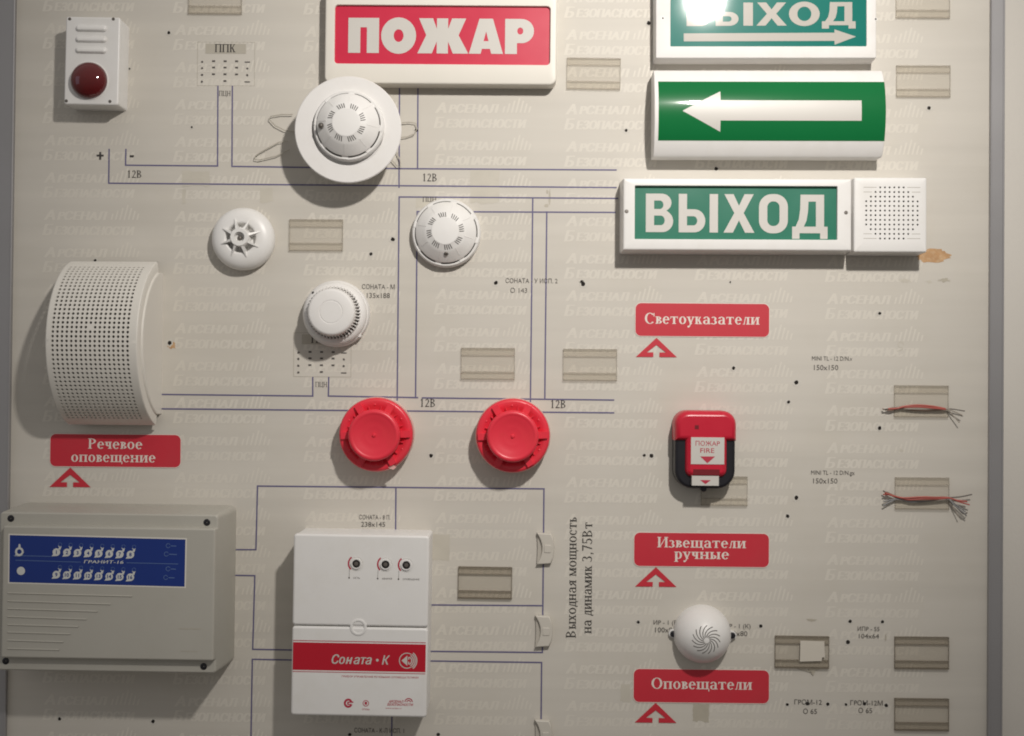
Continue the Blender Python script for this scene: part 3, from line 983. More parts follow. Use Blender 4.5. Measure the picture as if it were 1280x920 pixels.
# stepped detector with finned neck
t = thing('smoke_detector', 'white stepped smoke detector with flat raised cap and finned neck, above the lower keypad drawing', 'smoke detector', 419.5, 392, 12)
MB().lathe([(41.5, -0.5), (41.5, 9), (40.6, 12), (38.8, 13.4)], 72).build('base', M_WHITE_MATT, t)
MB().lathe([(39.4, 12.5), (39.2, 18), (37.8, 21.5), (35, 23.8), (31.5, 25), (28.2, 25.6), (27.2, 40)], 72).build('collar', M_WHITE_MATT, t, 50)
MB().lathe([(26.4, 36), (28.6, 38), (29, 41), (28.6, 44.5), (27.3, 46.6), (25.2, 47.4), (14.6, 47.6), (14.2, 47.2), (13.4, 47.2), (13, 47.6), (.01, 47.7)], 72).build('cap', M_WHITE_MATT, t, 40)
mb = MB()
for i in range(48):
    a = i * 2 * PI / 48
    mb.box(27, -.55, 25, 33.2, .55, 29.5, a)
    mb.box(27, -.55, 29.5, 30, .55, 38.5, a)
mb.build('neck_fins', M_WHITE_MATT, t, 0)
mb = MB()
for i in range(48):
    a = (i + .5) * 2 * PI / 48
    mb.box(27.3, -.85, 25.5, 31.6, .85, 26.0, a)
mb.build('air_slits', M_SLOT, t, 0)
x, y = local(391.5, 366, 22, 419.5, 392, 12)
MB().dome(1.7, 1.4, 22.6, x, y, 12, 4).build('indicator_lamp', M_DARK, t, 80)
x, y = local(449, 418, 10, 419.5, 392, 12)
MB().slab(5, 8, 2, -0.5, 13, 1, x, y).build('latch', M_WHITE_MATT, t)

# heat detector
t = thing('heat_detector', 'small round white heat detector with vaned opening in its centre', 'heat detector', 303.5, 298.5, 12)
MB().lathe([(36.5, -0.5), (38.6, 3), (39.2, 8), (38.4, 13), (36, 17.5), (32, 20.6), (27, 22.4), (21, 23.4), (19.2, 23.2), (18.2, 22), (17.2, 15.0), (6, 14.6), (.01, 14.6)], 72).build('body', M_WHITE, t, 45)
MB().lathe([(11.8, 11), (11.6, 29.5), (10.6, 31), (6.6, 31), (6, 30), (5.6, 24), (.01, 24)], 40).build('hub', M_WHITE, t)
MB().dome(3.2, 3.5, 24, -.5, -.5, 20, 6).build('sensing_element', M_STEEL, t, 80)
for i in range(8):
    a = math.radians(18 + i * 45)
    mb = MB()
    ca, sa = math.cos(a), math.sin(a)
    mb.loft([[(10 * ca + 1.7 * sa, 10 * sa - 1.7 * ca, 12), (10 * ca - 1.7 * sa, 10 * sa + 1.7 * ca, 12), (10 * ca - 1.7 * sa, 10 * sa + 1.7 * ca, 30.2), (10 * ca + 1.7 * sa, 10 * sa - 1.7 * ca, 30.2)],
             [(25 * ca + .5 * sa, 25 * sa - .5 * ca, 12), (25 * ca - .5 * sa, 25 * sa + .5 * ca, 12), (25 * ca - .5 * sa, 25 * sa + .5 * ca, 23.6), (25 * ca + .5 * sa, 25 * sa - .5 * ca, 23.6)]], True, True)
    mb.build('vane', M_WHITE, t, 0)

# ------------------------------------------------------------------ red sounder detectors
def make_red(px, py, label, chipped):
    t = thing('red_detector', label, 'detector', px, py, 26, 0.0, 'red round detectors')
    MB().lathe([(45.2, -0.5), (46.2, 12), (46.4, 19), (45.5, 21)], 72).build('base_ring', M_RED_PALE, t)
    MB().lathe([(44.2, 20), (45.4, 23), (45.2, 27), (44, 29.4), (41.5, 30.4), (36, 29), (32, 26.5), (29, 26), (28.8, 36)], 72).build('flange', M_RED_BODY, t, 45)
    MB().lathe([(28.6, 33), (31.2, 34), (31.4, 45), (30.6, 47.4), (28.8, 48.6), (26.4, 48.6), (25.6, 48.0), (24.6, 47.9), (19, 46.2), (12, 45.3), (10.4, 45.3), (9, 45.0), (2.6, 45.0), (1.8, 46.6), (.01, 46.9)], 72).build('cap', M_RED_BODY, t, 40)
    for i in range(6):
        a = math.radians(2 + i * 60)
        MB().box(28, -4.2, 26, 42.5, 4.2, 33.5, a).build('rib', M_RED_BODY, t, 0)
    for i in range(6):
        a = math.radians(32 + i * 60)
        MB().box(31, -.5, 26, 35.5, .5, 30.5, a - .22).box(31, -.5, 26, 35.5, .5, 30.5, a + .22).build('fin', M_RED_BODY, t, 0)
        MB().dome(1.7, 1.3, 28.6, 37 * math.cos(a), 37 * math.sin(a), 12, 4).build('stud', M_RED_BODY, t, 80)
    if chipped:
        mb = MB()
        mb.poly([(16, -40), (19, -37.5), (20.5, -31), (22, -33), (22.5, -37), (26, -39.5), (22.5, -42.5), (18, -41.2)], 31.0)
        mb.build('worn_patch', M_RED_PALE, t, 0)
    return t


make_red(470, 543.2, 'round red detector with a worn pale patch on its lower rim, left of its twin', True)
make_red(641, 544.5, 'round red detector with clean rim and shiny dimple in its cap, right of its twin', False)


# ------------------------------------------------------------------ perforated speaker
def make_speaker():
    t = thing('wall_speaker', 'ivory wall speaker with bulging perforated front at the left edge', 'speaker', 150, 429, 0)
    ox, oy = bp(150, 429)
    fx, fy = 656 - 640, 0
    X0, X1 = 91 - 640 - ox, 197 - 640 - ox            # grille
    XB = bp(203, 429)[0] - ox                          # side of the body
    yt, yb = bp(150, 328.5, 0)[1] - oy, bp(150, 530.5, 0)[1] - oy
    mid, half = (yt + yb) / 2, (yt - yb) / 2

    def P(s, off):
        """Point on the front arc: s in -1..1 from bottom to top."""
        sag, z0 = 72.0, 15.0
        R = (half * half + sag * sag) / (2 * sag)
        am = math.asin(half / R)
        a = am * s
        return mid + (R + off) * math.sin(a), z0 + sag - R + (R + off) * math.cos(a), R * am

    # body: arched side walls up to the board
    NS = 40
    for nm, xa, xb, off in (('body', X0 + 4, XB, -12.0),):
        prof = [P(-0.955 + 1.91 * i / NS, off)[:2] for i in range(NS + 1)]
        prof = [(prof[0][0], -0.5)] + prof + [(prof[-1][0], -0.5)]
        loops = []
        for x, k in ((xa, 0), (xb - 1.6, 0), (xb - .5, .6), (xb, 1.6)):
            loops.append([(x, mid + (y - mid) * (1 - k / half), max(z - k, -0.5) if z > 0 else z) for y, z in prof])
        MB().loft(loops, True, True).build(nm, M_SPEAKER, t, 30)
    # perforated cover
    g = MB()
    arcl = P(0, 0)[2] * 2
    ncol, nrow = 17, 41
    pit = 5.55
    gx0 = (X0 + X1) / 2 - ncol * pit / 2 - 1.5
    s0 = -(nrow * pit) / arcl
    ds = 2 * pit / arcl
    Q = lambda x, s, off: (x, *P(s, off)[:2])
    for i in range(ncol):
        for j in range(nrow):
            xa, sa = gx0 + i * pit, s0 + j * ds
            xm, sm = xa + pit / 2, sa + ds / 2
            outer = [(xa + pit, sm), (xa + pit, sa + ds), (xm, sa + ds), (xa, sa + ds), (xa, sm), (xa, sa), (xm, sa), (xa + pit, sa)]
            if (i, j) == (8, 23):
                g.add([Q(x, s, 0) for x, s in outer], [tuple(range(8))]); continue
            rh = 1.72
            hole_ = [(xm + rh * math.cos(k * PI / 4), sm + rh * math.sin(k * PI / 4) * ds / pit) for k in range(8)]
            vs = [Q(x, s, 0) for x, s in outer] + [Q(x, s, 0) for x, s in hole_] + [Q(x, s, -1.8) for x, s in hole_]
            fs = []
            for k in range(8):
                m = (k + 1) % 8
                fs.append((k, m, 8 + m, 8 + k))
                fs.append((8 + k, 8 + m, 16 + m, 16 + k))
            g.add(vs, fs)
    # plain margins round the holes, and the rounded edge of the cover
    gx1 = gx0 + ncol * pit
    s1 = s0 + nrow * ds

    def strip(xa, xb, sa, sb, nx, ns):
        for a in range(nx):
            for b in range(ns):
                u0, u1 = xa + (xb - xa) * a / nx, xa + (xb - xa) * (a + 1) / nx
                v0, v1 = sa + (sb - sa) * b / ns, sa + (sb - sa) * (b + 1) / ns
                g.add([Q(u0, v0, 0), Q(u1, v0, 0), Q(u1, v1, 0), Q(u0, v1, 0)], [(0, 1, 2, 3)])
    strip(X0, gx0, s0, s1, 1, 2 * nrow)
    strip(gx1, X1, s0, s1, 1, 2 * nrow)
    strip(X0, X1, -1, s0, 1, 8)
    strip(X0, X1, s1, 1, 1, 8)
    for x, sg in ((X0, -1), (X1, 1)):
        for b in range(NS):
            v0, v1 = -1 + 2 * b / NS, -1 + 2 * (b + 1) / NS
            for (d0, o0), (d1, o1) in (((0, 0), (1.2, -.5)), ((1.2, -.5), (1.8, -2)), ((1.8, -2), (1.8, -12.8))):
                q = [Q(x + sg * d0, v0, o0), Q(x + sg * d1, v0, o1), Q(x + sg * d1, v1, o1), Q(x + sg * d0, v1, o0)]
                g.add(q if sg > 0 else q[::-1], [(0, 1, 2, 3)])
    for s, sg in ((-1, -1), (1, 1)):                      # short lips that run back to the board
        y, z = P(s, 0)[:2]
        q = [(X0 - 1.8, y, z), (X1 + 1.8, y, z), (X1 + 1.8, y, 8.5), (X0 - 1.8, y, 8.5)]
        g.add(q if sg < 0 else q[::-1], [(3, 2, 1, 0)])
    grille = g.build('perforated_grille', M_SPEAKER, t, 40, merge=True)
    c = MB()
    for b in range(NS):
        v0, v1 = -.93 + 1.86 * b / NS, -.93 + 1.86 * (b + 1) / NS
        c.add([Q(X0 + 4, v0, -7), Q(X1 - 3, v0, -7), Q(X1 - 3, v1, -7), Q(X0 + 4, v1, -7)], [(0, 1, 2, 3)])
    c.build('speaker_cloth', M_CLOTH, grille, 60)


make_speaker()


# ------------------------------------------------------------------ exit signs
def make_exit_with_arrow():
    t = thing('exit_sign', 'glossy green exit sign reading ВЫХОД above a long arrow that points right, top right', 'exit sign', 957.5, 10, 24, -0.006)
    L = lambda px, py, h=24: local(px, py, h, 957.5, 10, 24)
    W, H = 273, 126
    (wx0, wy0), (wx1, wy1) = L(838.5, -40), L(1083, 58.5)
    win = (wx1 - wx0, wy0 - wy1, .8, (wx0 + wx1) / 2, (wy0 + wy1) / 2)
    MB().frame(W, H, 2.5, -0.5, 24, 1.2, win, 21.5, 1.2).build('housing', M_WHITE_MATT, t)
    p = MB().rect(wx0 - .4, wy1 - .4, wx1 + .4, wy0 + .4, 22.4).build('sign_panel', M_TEAL_GLOSS, t, 0)
    mb = MB()
    k = 1 / 4.129
    for ch, x0, x1 in (('В', 240, 358), ('Ь', 390, 508), ('I', 533, 582), ('Х', 600, 757), ('О2', 768, 927), ('Д', 938, 1112)):
        a, b = L(800 + x0 * k, 132 * k, 22.4)
        a2, _ = L(800 + x1 * k, 132 * k, 22.4)
        put_glyph(mb, ch, a, b, a2 - a, 118 * k, 22.55)
    mb.build('lettering', M_SIGNGLOSS, p, 0)
    ar = [L(800 + x * k, y * k, 22.4) for x, y in ((225, 170), (225, 211), (1003, 213), (1003, 233), (1114, 192), (1003, 154), (1003, 171))]
    MB().poly(ar, 22.55).build('arrow', M_SIGNGLOSS, p, 0)
    for px, py in ((828.5, 22), (1094.5, 24.7)):
        x, y = L(px, py)
        MB().disc(2.1, 24.1, x, y, 16).build('screw_hole', M_WHITE, t, 0)
        MB().disc(1.2, 24.3, x, y, 12).build('screw', M_DARK, t, 0)


make_exit_with_arrow()


def make_arrow_sign():
    t = thing('arrow_sign', 'curved green direction sign with one white arrow pointing left', 'direction sign', 961, 143, 30, -0.004)
    L = lambda px, py, h=30: local(px, py, h, 961, 143, 30)
    xa, xb = L(817, 143, 30)[0], L(1104.5, 143, 30)[0]
    yt, yb = L(961, 88, 26)[1], L(961, 196, 26)[1]
    cy, hh = (yt + yb) / 2, (yt - yb) / 2
    Z0, SAG = 24.0, 16.0

    def S(y, off=0.0):
        u = (y - cy) / hh
        return Z0 + SAG * (1 - u * u) ** .8 + off if abs(u) < 1 else Z0 + off
    ys = [cy - hh * math.cos(PI * i / 36) for i in range(37)]
    prof = [(yb + .5, -0.5)] + [(y, S(y)) for y in ys] + [(yt - .5, -0.5)]
    loops = []
    for x, k in ((xa, .8), (xa + .8, 0), (xb - .8, 0), (xb, .8)):
        loops.append([(x, cy + (y - cy) * (1 - k / hh), z - k if z > 0 else z) for y, z in prof])
    MB().loft(loops, True, True).build('housing', M_WHITE_MATT, t, 40)
    ga, gb = L(822.5, 143, 33)[0], xb - .3
    g0, g1 = L(961, 176.5, 32)[1], L(961, 102.5, 32)[1]
    mb = MB()
    n = 28
    for i in range(n):
        y0, y1 = g0 + (g1 - g0) * i / n, g0 + (g1 - g0) * (i + 1) / n
        mb.add([(ga, y0, S(y0, .25)), (gb, y0, S(y0, .25)), (gb, y1, S(y1, .25)), (ga, y1, S(y1, .25))], [(0, 1, 2, 3)])
    p = mb.build('sign_film', M_GREEN, t, 80, merge=True)
    k = 1 / 4.129
    A = lambda x, y: L(800 + x * k, y * k, 39)
    tip, ht, hb = A(218, 571), A(416, 469), A(411, 678)
    s0, s1 = A(415, 620), A(1143, 523)
    mb = MB()
    n = 48
    for i in range(n):
        y0, y1 = hb[1] + (ht[1] - hb[1]) * i / n, hb[1] + (ht[1] - hb[1]) * (i + 1) / n
        ym = (y0 + y1) / 2
        def xl(y):
            return tip[0] + (ht[0] - tip[0]) * abs(y - tip[1]) / ((ht[1] - tip[1]) if y > tip[1] else (tip[1] - hb[1]))
        xr = s1[0] if s0[1] < ym < s1[1] else ht[0]
        mb.add([(xl(y0), y0, S(y0, .45)), (xr, y0, S(y0, .45)), (xr, y1, S(y1, .45)), (xl(y1), y1, S(y1, .45))], [(0, 1, 2, 3)])
    mb.build('arrow', M_SIGNWHITE, p, 80)


make_arrow_sign()


def make_exit_speaker():
    t = thing('exit_sign', 'green exit sign reading ВЫХОД with a square white speaker joined to its right end', 'exit sign', 923.5, 267.5, 34, -0.003)
    L = lambda px, py, h=40: local(px, py, h * 0.85, 923.5, 267.5, 34)
    cx = 923.5
    # main frame
    (fx0, fy0), (fx1, fy1) = L(777.5, 220.2), L(1066.3, 316)
    W, H = fx1 - fx0, fy0 - fy1
    ccx, ccy = (fx0 + fx1) / 2, (fy0 + fy1) / 2
    (wx0, wy0), (wx1, wy1) = L(793.8, 231.5), L(1046.6, 300.2)
    win = (wx1 - wx0, wy0 - wy1, .8, (wx0 + wx1) / 2 - ccx, (wy0 + wy1) / 2 - ccy)
    mb = MB().frame(W, H, 3, -0.5, 40, 2.4, win, 33.5, 2.0)
    mb.v = [(x + ccx, y + ccy, z) for x, y, z in mb.v]
    mb.build('housing', M_WHITE, t)
    p = MB().rect(wx0 - .4, wy1 - .4, wx1 + .4, wy0 + .4, 34.2).build('sign_panel', M_TEAL, t, 0)
    mb = MB()
    k = 1 / 3.16
    for ch, x0, x1 in (('В', 133, 241), ('Ь', 263, 368), ('I', 385, 418), ('Х', 440, 562), ('О', 580, 694), ('Д', 711, 851)):
        y = 252 + (x0 - 133) * .0105
        a, b = L(765 + x0 * k, 210 + y * k, 34.2)
        a2, _ = L(765 + x1 * k, 210 + y * k, 34.2)
        put_glyph(mb, ch, a, b, a2 - a, 153 * k * .975, 34.5)
    mb.build('lettering', M_SIGNWHITE, p, 0)
    for px, py in ((783.3, 263.8), (1057.5, 266.2)):
        x, y = L(px, py)
        screw(t, x, y, 39.4, 2.5)
    # speaker module
    (sx0, sy0), (sx1, sy1) = L(1066.6, 221.2), L(1159.3, 317.2)
    SW, SH = sx1 - sx0, sy0 - sy1
    scx, scy = (sx0 + sx1) / 2, (sy0 + sy1) / 2
    gx, gy = L(1114.8, 266.8)
    pit = 5.83 * (1 - 40 / 1450)
    n = 12
    gw = pit * n
    mb = MB()
    lp = lambda i, z: [(x, y, z) for x, y in rr(SW - 2 * i, SH - 2 * i, max(3 - i, .05), scx, scy)]
    mb.loft([lp(0, -0.5), lp(1.0, 38), lp(1.3, 39.2), lp(2.0, 40.0), lp(3.2, 40.4), [(x, y, 40.4) for x, y in rr(gw, gw, .01, gx, gy)]], False, False)
    ext = [3, 2, 1, 0, 0, 0, 0, 0, 0, 1, 2, 3]
    for i in range(n):
        for j in range(n):
            xa, ya = gx - gw / 2 + i * pit, gy - gw / 2 + j * pit
            xm, ym = xa + pit / 2, ya + pit / 2
            outer = [(xa + pit, ym), (xa + pit, ya + pit), (xm, ya + pit), (xa, ya + pit), (xa, ym), (xa, ya), (xm, ya), (xa + pit, ya)]
            if not (ext[j] <= i <= 11 - ext[j]):
                mb.add([(x, y, 40.4) for x, y in outer], [tuple(range(8))]); continue
            rh = 1.25
            ho = [(xm + rh * math.cos(q * PI / 4), ym + rh * math.sin(q * PI / 4)) for q in range(8)]
            vs = [(x, y, 40.4) for x, y in outer] + [(x, y, 40.4) for x, y in ho] + [(x, y, 38) for x, y in ho]
            fs = []
            for q in range(8):
                m = (q + 1) % 8
                fs += [(q, m, 8 + m, 8 + q), (8 + q, 8 + m, 16 + m, 16 + q)]
            mb.add(vs, fs)
    sp = mb.build('speaker', M_WHITE, t, 35, merge=True)
    MB().rect(gx - gw / 2, gy - gw / 2, gx + gw / 2, gy + gw / 2, 36).build('speaker_cloth', M_SLOT, sp, 0)
    mb = MB()
    for j in (0, 1, 10, 11):
        y = gy - gw / 2 + (j + .5) * pit
        e = ext[j]
        for sx in (-1, 1):
            x0, x1 = sx * (gw / 2 + .5), sx * (gw / 2 - e * pit + 1.5)
            mb.rect(gx + min(x0, x1), y - .3, gx + max(x0, x1), y + .3, 40.5)
    mb.build('corner_groove', M_INK_FAINT, sp, 0)
    t.scale = (1, 1, 0.85)


make_exit_speaker()


# ------------------------------------------------------------------ manual call point
def make_call_point():
    t = thing('manual_call_point', 'red and black manual call point with white ПОЖАР FIRE label and down arrow', 'call point', 880.5, 562, 30)
    L = lambda px, py, h=30: local(px, py, h, 880.5, 562, 30)
    (x0, y0), (x1, y1) = L(843.5, 513, 28), L(920, 612, 28)
    W, H = x1 - x0, y0 - y1
    MB().slab(W - 1.5, H - 1, 22, -0.5, 27, 4, (x0 + x1) / 2, (y0 + y1) / 2).build('base', M_BLACK, t, 50)
    # red cover: wide shoulders and a narrower tongue
    ys = L(880, 551, 30)[1]
    tx0, tx1, ty = L(857, 560, 34)[0], L(910, 560, 34)[0], L(880, 597, 34)[1]

    def outline(i):
        a0, a1, b0, c0, c1 = x0 + i, x1 - i, y0 - i, tx0 + i, tx1 - i
        r = max(17 - i, 3)
        q = max(9 - i, 2)
        pts = []
        pts += arc(a1 - r, b0 - r, r, r, 0, 90, 8)
        pts += arc(a0 + r, b0 - r, r, r, 90, 180, 8)
        pts += [(a0, ys + i), (c0, ys + i)]
        pts += arc(c0 + q, ty + i + q, q, q, 180, 270, 6)
        pts += arc(c1 - q, ty + i + q, q, q, 270, 360, 6)
        pts += [(c1, ys + i), (a1, ys + i)]
        return pts
    mb = MB()
    loops = [[(x, y, z) for x, y in outline(i)] for i, z in ((0, 2), (0, 25), (.8, 28.5), (2.4, 31.5), (4.6, 33.4), (6.5, 34))]
    n = len(loops[0])
    mb.loft(loops, False, False)
    mb.poly([(p[0], p[1]) for p in loops[-1]], 34)
    mb.build('cover', M_RED_CALL, t, 50)
    x, y = L(871, 534, 34)
    MB().rect(x - 2.4, y - 2.4, x + 2.4, y + 2.4, 34.2).build('indicator_window', M_RED_DARK, t, 0)
    (a, b), (c, d) = L(863.8, 546.5, 34), L(905.2, 580.5, 34)
    lab = MB().box(a, d, 33.5, c, b, 34.6).build('label_plate', M_SIGNWHITE, t, 0)
    mx = (a + c) / 2
    mb = MB()
    sans_text(mb, 'ПОЖАР', mx, L(884, 554.2, 34)[1], 5.6, 34.8, 29.5, 0)
    sans_text(mb, 'FIRE', mx - .5, L(884, 563, 34)[1], 5.8, 34.8, 17, 0)
    ty0, ty1 = L(884, 570.5, 34)[1], L(884, 579, 34)[1]
    mb.poly([(mx - 9, ty0), (mx + 9, ty0), (mx - .3, ty1)][::-1], 34.8)
    mb.build('lettering', M_PRINTRED, lab, 0)
    (a, b), (c, d) = L(866.5, 586.5, 34), L(899.5, 594, 34)
    MB().box(a, d, 33.0, c, b, 34.3).build('break_slot', M_RED_DARK, t, 0)
    (a, b), (c, d) = L(865, 594.8, 36), L(898.5, 607.2, 36)
    tab = MB().box(a, d, 27, c, b, 36).build('pull_tab', M_SIGNWHITE, t, 0)
    mx = (a + c) / 2
    MB().poly([(mx - 6.5, b - 5), (mx + 6.5, b - 5), (mx, d + 1.8)][::-1], 36.2).build('arrow', M_PRINTRED, tab, 0)
    x, y = L(879.5, 611, 24)
    MB().lathe([(3.6, 15), (3.6, 26), (2.6, 27), (.01, 27)], 20, x, y).build('screw', M_BLACK, t)


make_call_point()


# ------------------------------------------------------------------ white dome sounder
def make_dome():
    t = thing('dome_sounder', 'white half-ball sounder with a swirl of slots and two black screwed lugs', 'sounder', 878.5, 793.5, 10)
    r, z0, hgt = 35.5, 3.0, 38.0
    MB().lathe([(r, -0.5), (r, z0)] + [(r * math.cos(k * PI / 28), z0 + hgt * math.sin(k * PI / 28)) for k in range(1, 14)] + [(.01, z0 + hgt)], 72).build('dome', M_WHITE, t, 60)
    mb = MB()
    for i in range(15):
        path = []
        for k in range(9):
            q = k / 8
            rad = 3.5 + 13.5 * q
            a = i * 2 * PI / 15 - q * 1.0
            zz = z0 + hgt * math.sqrt(max(0, 1 - (rad / r) ** 2))
            path.append((rad * math.cos(a), rad * math.sin(a), zz - .25))
        mb.tube(path, .62, 6)
    mb.build('swirl_slots', M_SLOT, t, 60)
    for px, py, s in ((841.5, 792.5, -1), (915.5, 794.5, 1)):
        x, y = local(px, py, 5, 878.5, 793.5, 10)
        mb = MB()
        pts = [(s * 31, y - 14), (s * 31, y + 6), (x, y + 5.5)] + arc(x, y, 5.4, 5.4, 90, 90 - s * 180, 8) + [(x - s * 1, y - 6)]
        if s > 0: pts = pts[::-1]
        mb.prism(pts, -0.5, 4).build('lug', M_WHITE, t)
        MB().lathe([(3.8, 3), (3.8, 6), (3, 7), (.01, 7.2)], 20, x, y).build('screw', M_BLACK, t)


make_dome()


# ------------------------------------------------------------------ control panel, lower left
def make_panel():
    t = thing('control_panel', 'large grey-beige alarm control panel with navy indicator strip at the lower left', 'control panel', 135, 741, 80, 0.004)
    L = lambda px, py, h=80: local(px, py, h, 135, 741, 80)
    (x0, y0), (x1, y1) = L(-1, 640, 72), L(270.5, 842, 72)
    W, H = x1 - x0, y0 - y1
    cx, cy = (x0 + x1) / 2, (y0 + y1) / 2
    lp = lambda i, z: [(x, y, z) for x, y in rr(W - 2 * i, H - 2 * i, max(5 - i, .05), cx, cy)]
    MB().loft([lp(-3.5, -0.5), lp(-3.0, 20), lp(0, 68), lp(.6, 70.6), lp(2.2, 72)]).build('housing', M_GREYBOX, t, 30)
    (a, b), (c, d) = L(3, 656.5), L(268.5, 826.5)
    lid = MB().slab(c - a, b - d, 3.5, 71, 81.5, 2.0, (a + c) / 2, (b + d) / 2, 1.0).build('lid', M_GREYBOX, t, 40)
    for px, py in ((13.3, 648.5), (258.3, 652.5), (7.5, 826.8), (255, 832.5)):
        x, y = L(px, py, 72)
        MB().lathe([(4.1, 70), (4.1, 72.4), (3.3, 72.9), (1.2, 72.9), (.01, 71.5)], 20, x, y).build('screw', M_BLACK, t)
    # navy strip
    (a, b), (c, d) = L(11.5, 670.8, 82), L(231.3, 731, 82)
    q = [L(11.8, 669.3, 82), L(231.5, 674, 82), L(230.6, 733, 82), L(11.4, 728.2, 82)]
    MB().poly([(q[0][0] - 1.6, q[0][1] + 1.6), (q[1][0] + 1.6, q[1][1] + 1.6), (q[2][0] + 1.6, q[2][1] - 1.6), (q[3][0] - 1.6, q[3][1] - 1.6)][::-1], 81.62).build('strip_border', M_CREAM, lid, 0)
    st = MB().poly(q[::-1], 81.8).build('indicator_strip', M_BLUE, lid, 0)
    s = 1 / 5.333
    Z = 82.05
    pr, dk, pb = MB(), MB(), MB()
    U = lambda zx, zy: L(zx * s, 660 + zy * s, 82)
    for row in range(2):
        for i in range(8):
            X, Y = 375 + 70.5 * i, 162 + 2.0 * i + (150 if row else 0)
            x, y = U(X, Y)
            if row: y = U(X, 312 + 2.2 * i)[1]
            pr.disc(4.5, Z, x, y, 20)
            pr.add([(x - 5.6, y - 5.0, Z - .03), (x + 1, y - 4.5, Z - .03), (x - 3, y - 1, Z - .03)], [(0, 1, 2)])
            pr.add([(x + 2.0, y + 4.0, Z - .06), (x + 4.6, y + 2.6, Z - .06), (x + 6.0, y + 7.2, Z - .06), (x + 4.4, y + 6.4, Z - .06)], [(0, 1, 2, 3)])
            pr.add([(x + 1.6, y + 7.6, Z - .09), (x + 4.4, y + 3.8, Z - .09), (x + 3.8, y + 7.0, Z - .09)], [(0, 1, 2)])
            pb.line(arc(x + 4.2, y + 9.0, 2.1, 2.1, 0, 330, 9), .45, Z)
            sans_text(dk, str(i + 1 + 8 * row), x, y, 4.2, Z + .06, None, .03)
    x, y = U(128, 160)
    pr.line(arc(x, y, 3.9, 4.0, 0, 340, 12), 2.2, Z)
    pr.add([(x - 1.6, y + 4, Z - .09), (x + 1.6, y + 4, Z - .09), (x + .8, y + 9, Z - .09), (x - .8, y + 9, Z - .09)], [(0, 1, 2, 3)])
    pr.add([(x - 5.8, y - 5.4, Z - .05), (x + 1, y - 5.4, Z - .05), (x - 3, y - 1, Z - .05)], [(0, 1, 2)])
    pr.disc(4.9, Z, *U(139, 288), 20)
    sans_text(pr, 'ГРАНИТ-16', *U(690, 226), 3.5, Z, 47, .01, .15)
    for (xa, ya), (xb, yb) in (((90, 186), (345, 191)), ((105, 217), (535, 228)), ((845, 231), (1185, 238))):
        pb.line([U(xa, ya), U(xb, yb)], .7, Z)
    for X, Y, l in ((1120, 116, 50), (1108, 172, 75), (1120, 270, 45), (1105, 328, 55)):
        x, y = U(X, Y)
        pb.line(arc(x, y, 2.5, 2.5, 30, 330, 9), .6, Z)
        pb.line([(x + 3.6, y - .2), (x + 3.6 + l * s * .6, y - .4)], .9, Z)
    pr.build('indicator_print', M_PALE, st, 0)
    dk.build('number_print', M_BLUE, st, 0)
    pb.build('fine_print', M_BLUE_PALE, st, 0)
    # raised rules in the lower left corner of the lid
    for ya, xb, yb in ((742, 165, 745.5), (752, 138, 755.5), (761.5, 122, 764.7), (771.5, 108, 774.5), (781.5, 98, 783.8), (791, 88, 793), (801, 79, 803), (811.5, 74, 812.8)):
        (a, b), (c, d) = L(9.5, ya, 82), L(xb, yb, 82)
        MB().add([(a, b - .9, 81.4), (c, d - .9, 81.4), (c, d, 82.6), (a, b, 82.6), (a, b + .9, 81.4), (c, d + .9, 81.4)], [(0, 1, 2, 3), (3, 2, 5, 4)]).build('moulded_rule', M_GREYBOX, lid, 0)
    (a, b), (c, d) = L(224, 785.5, 82), L(251, 814, 82)
    MB().rect(a, b - .5, c, b + .3, 81.7).rect(a + 2, d - .3, c - 4, d + .3, 81.7).build('faint_mark', M_TAPE_DARK, lid, 0)


make_panel()


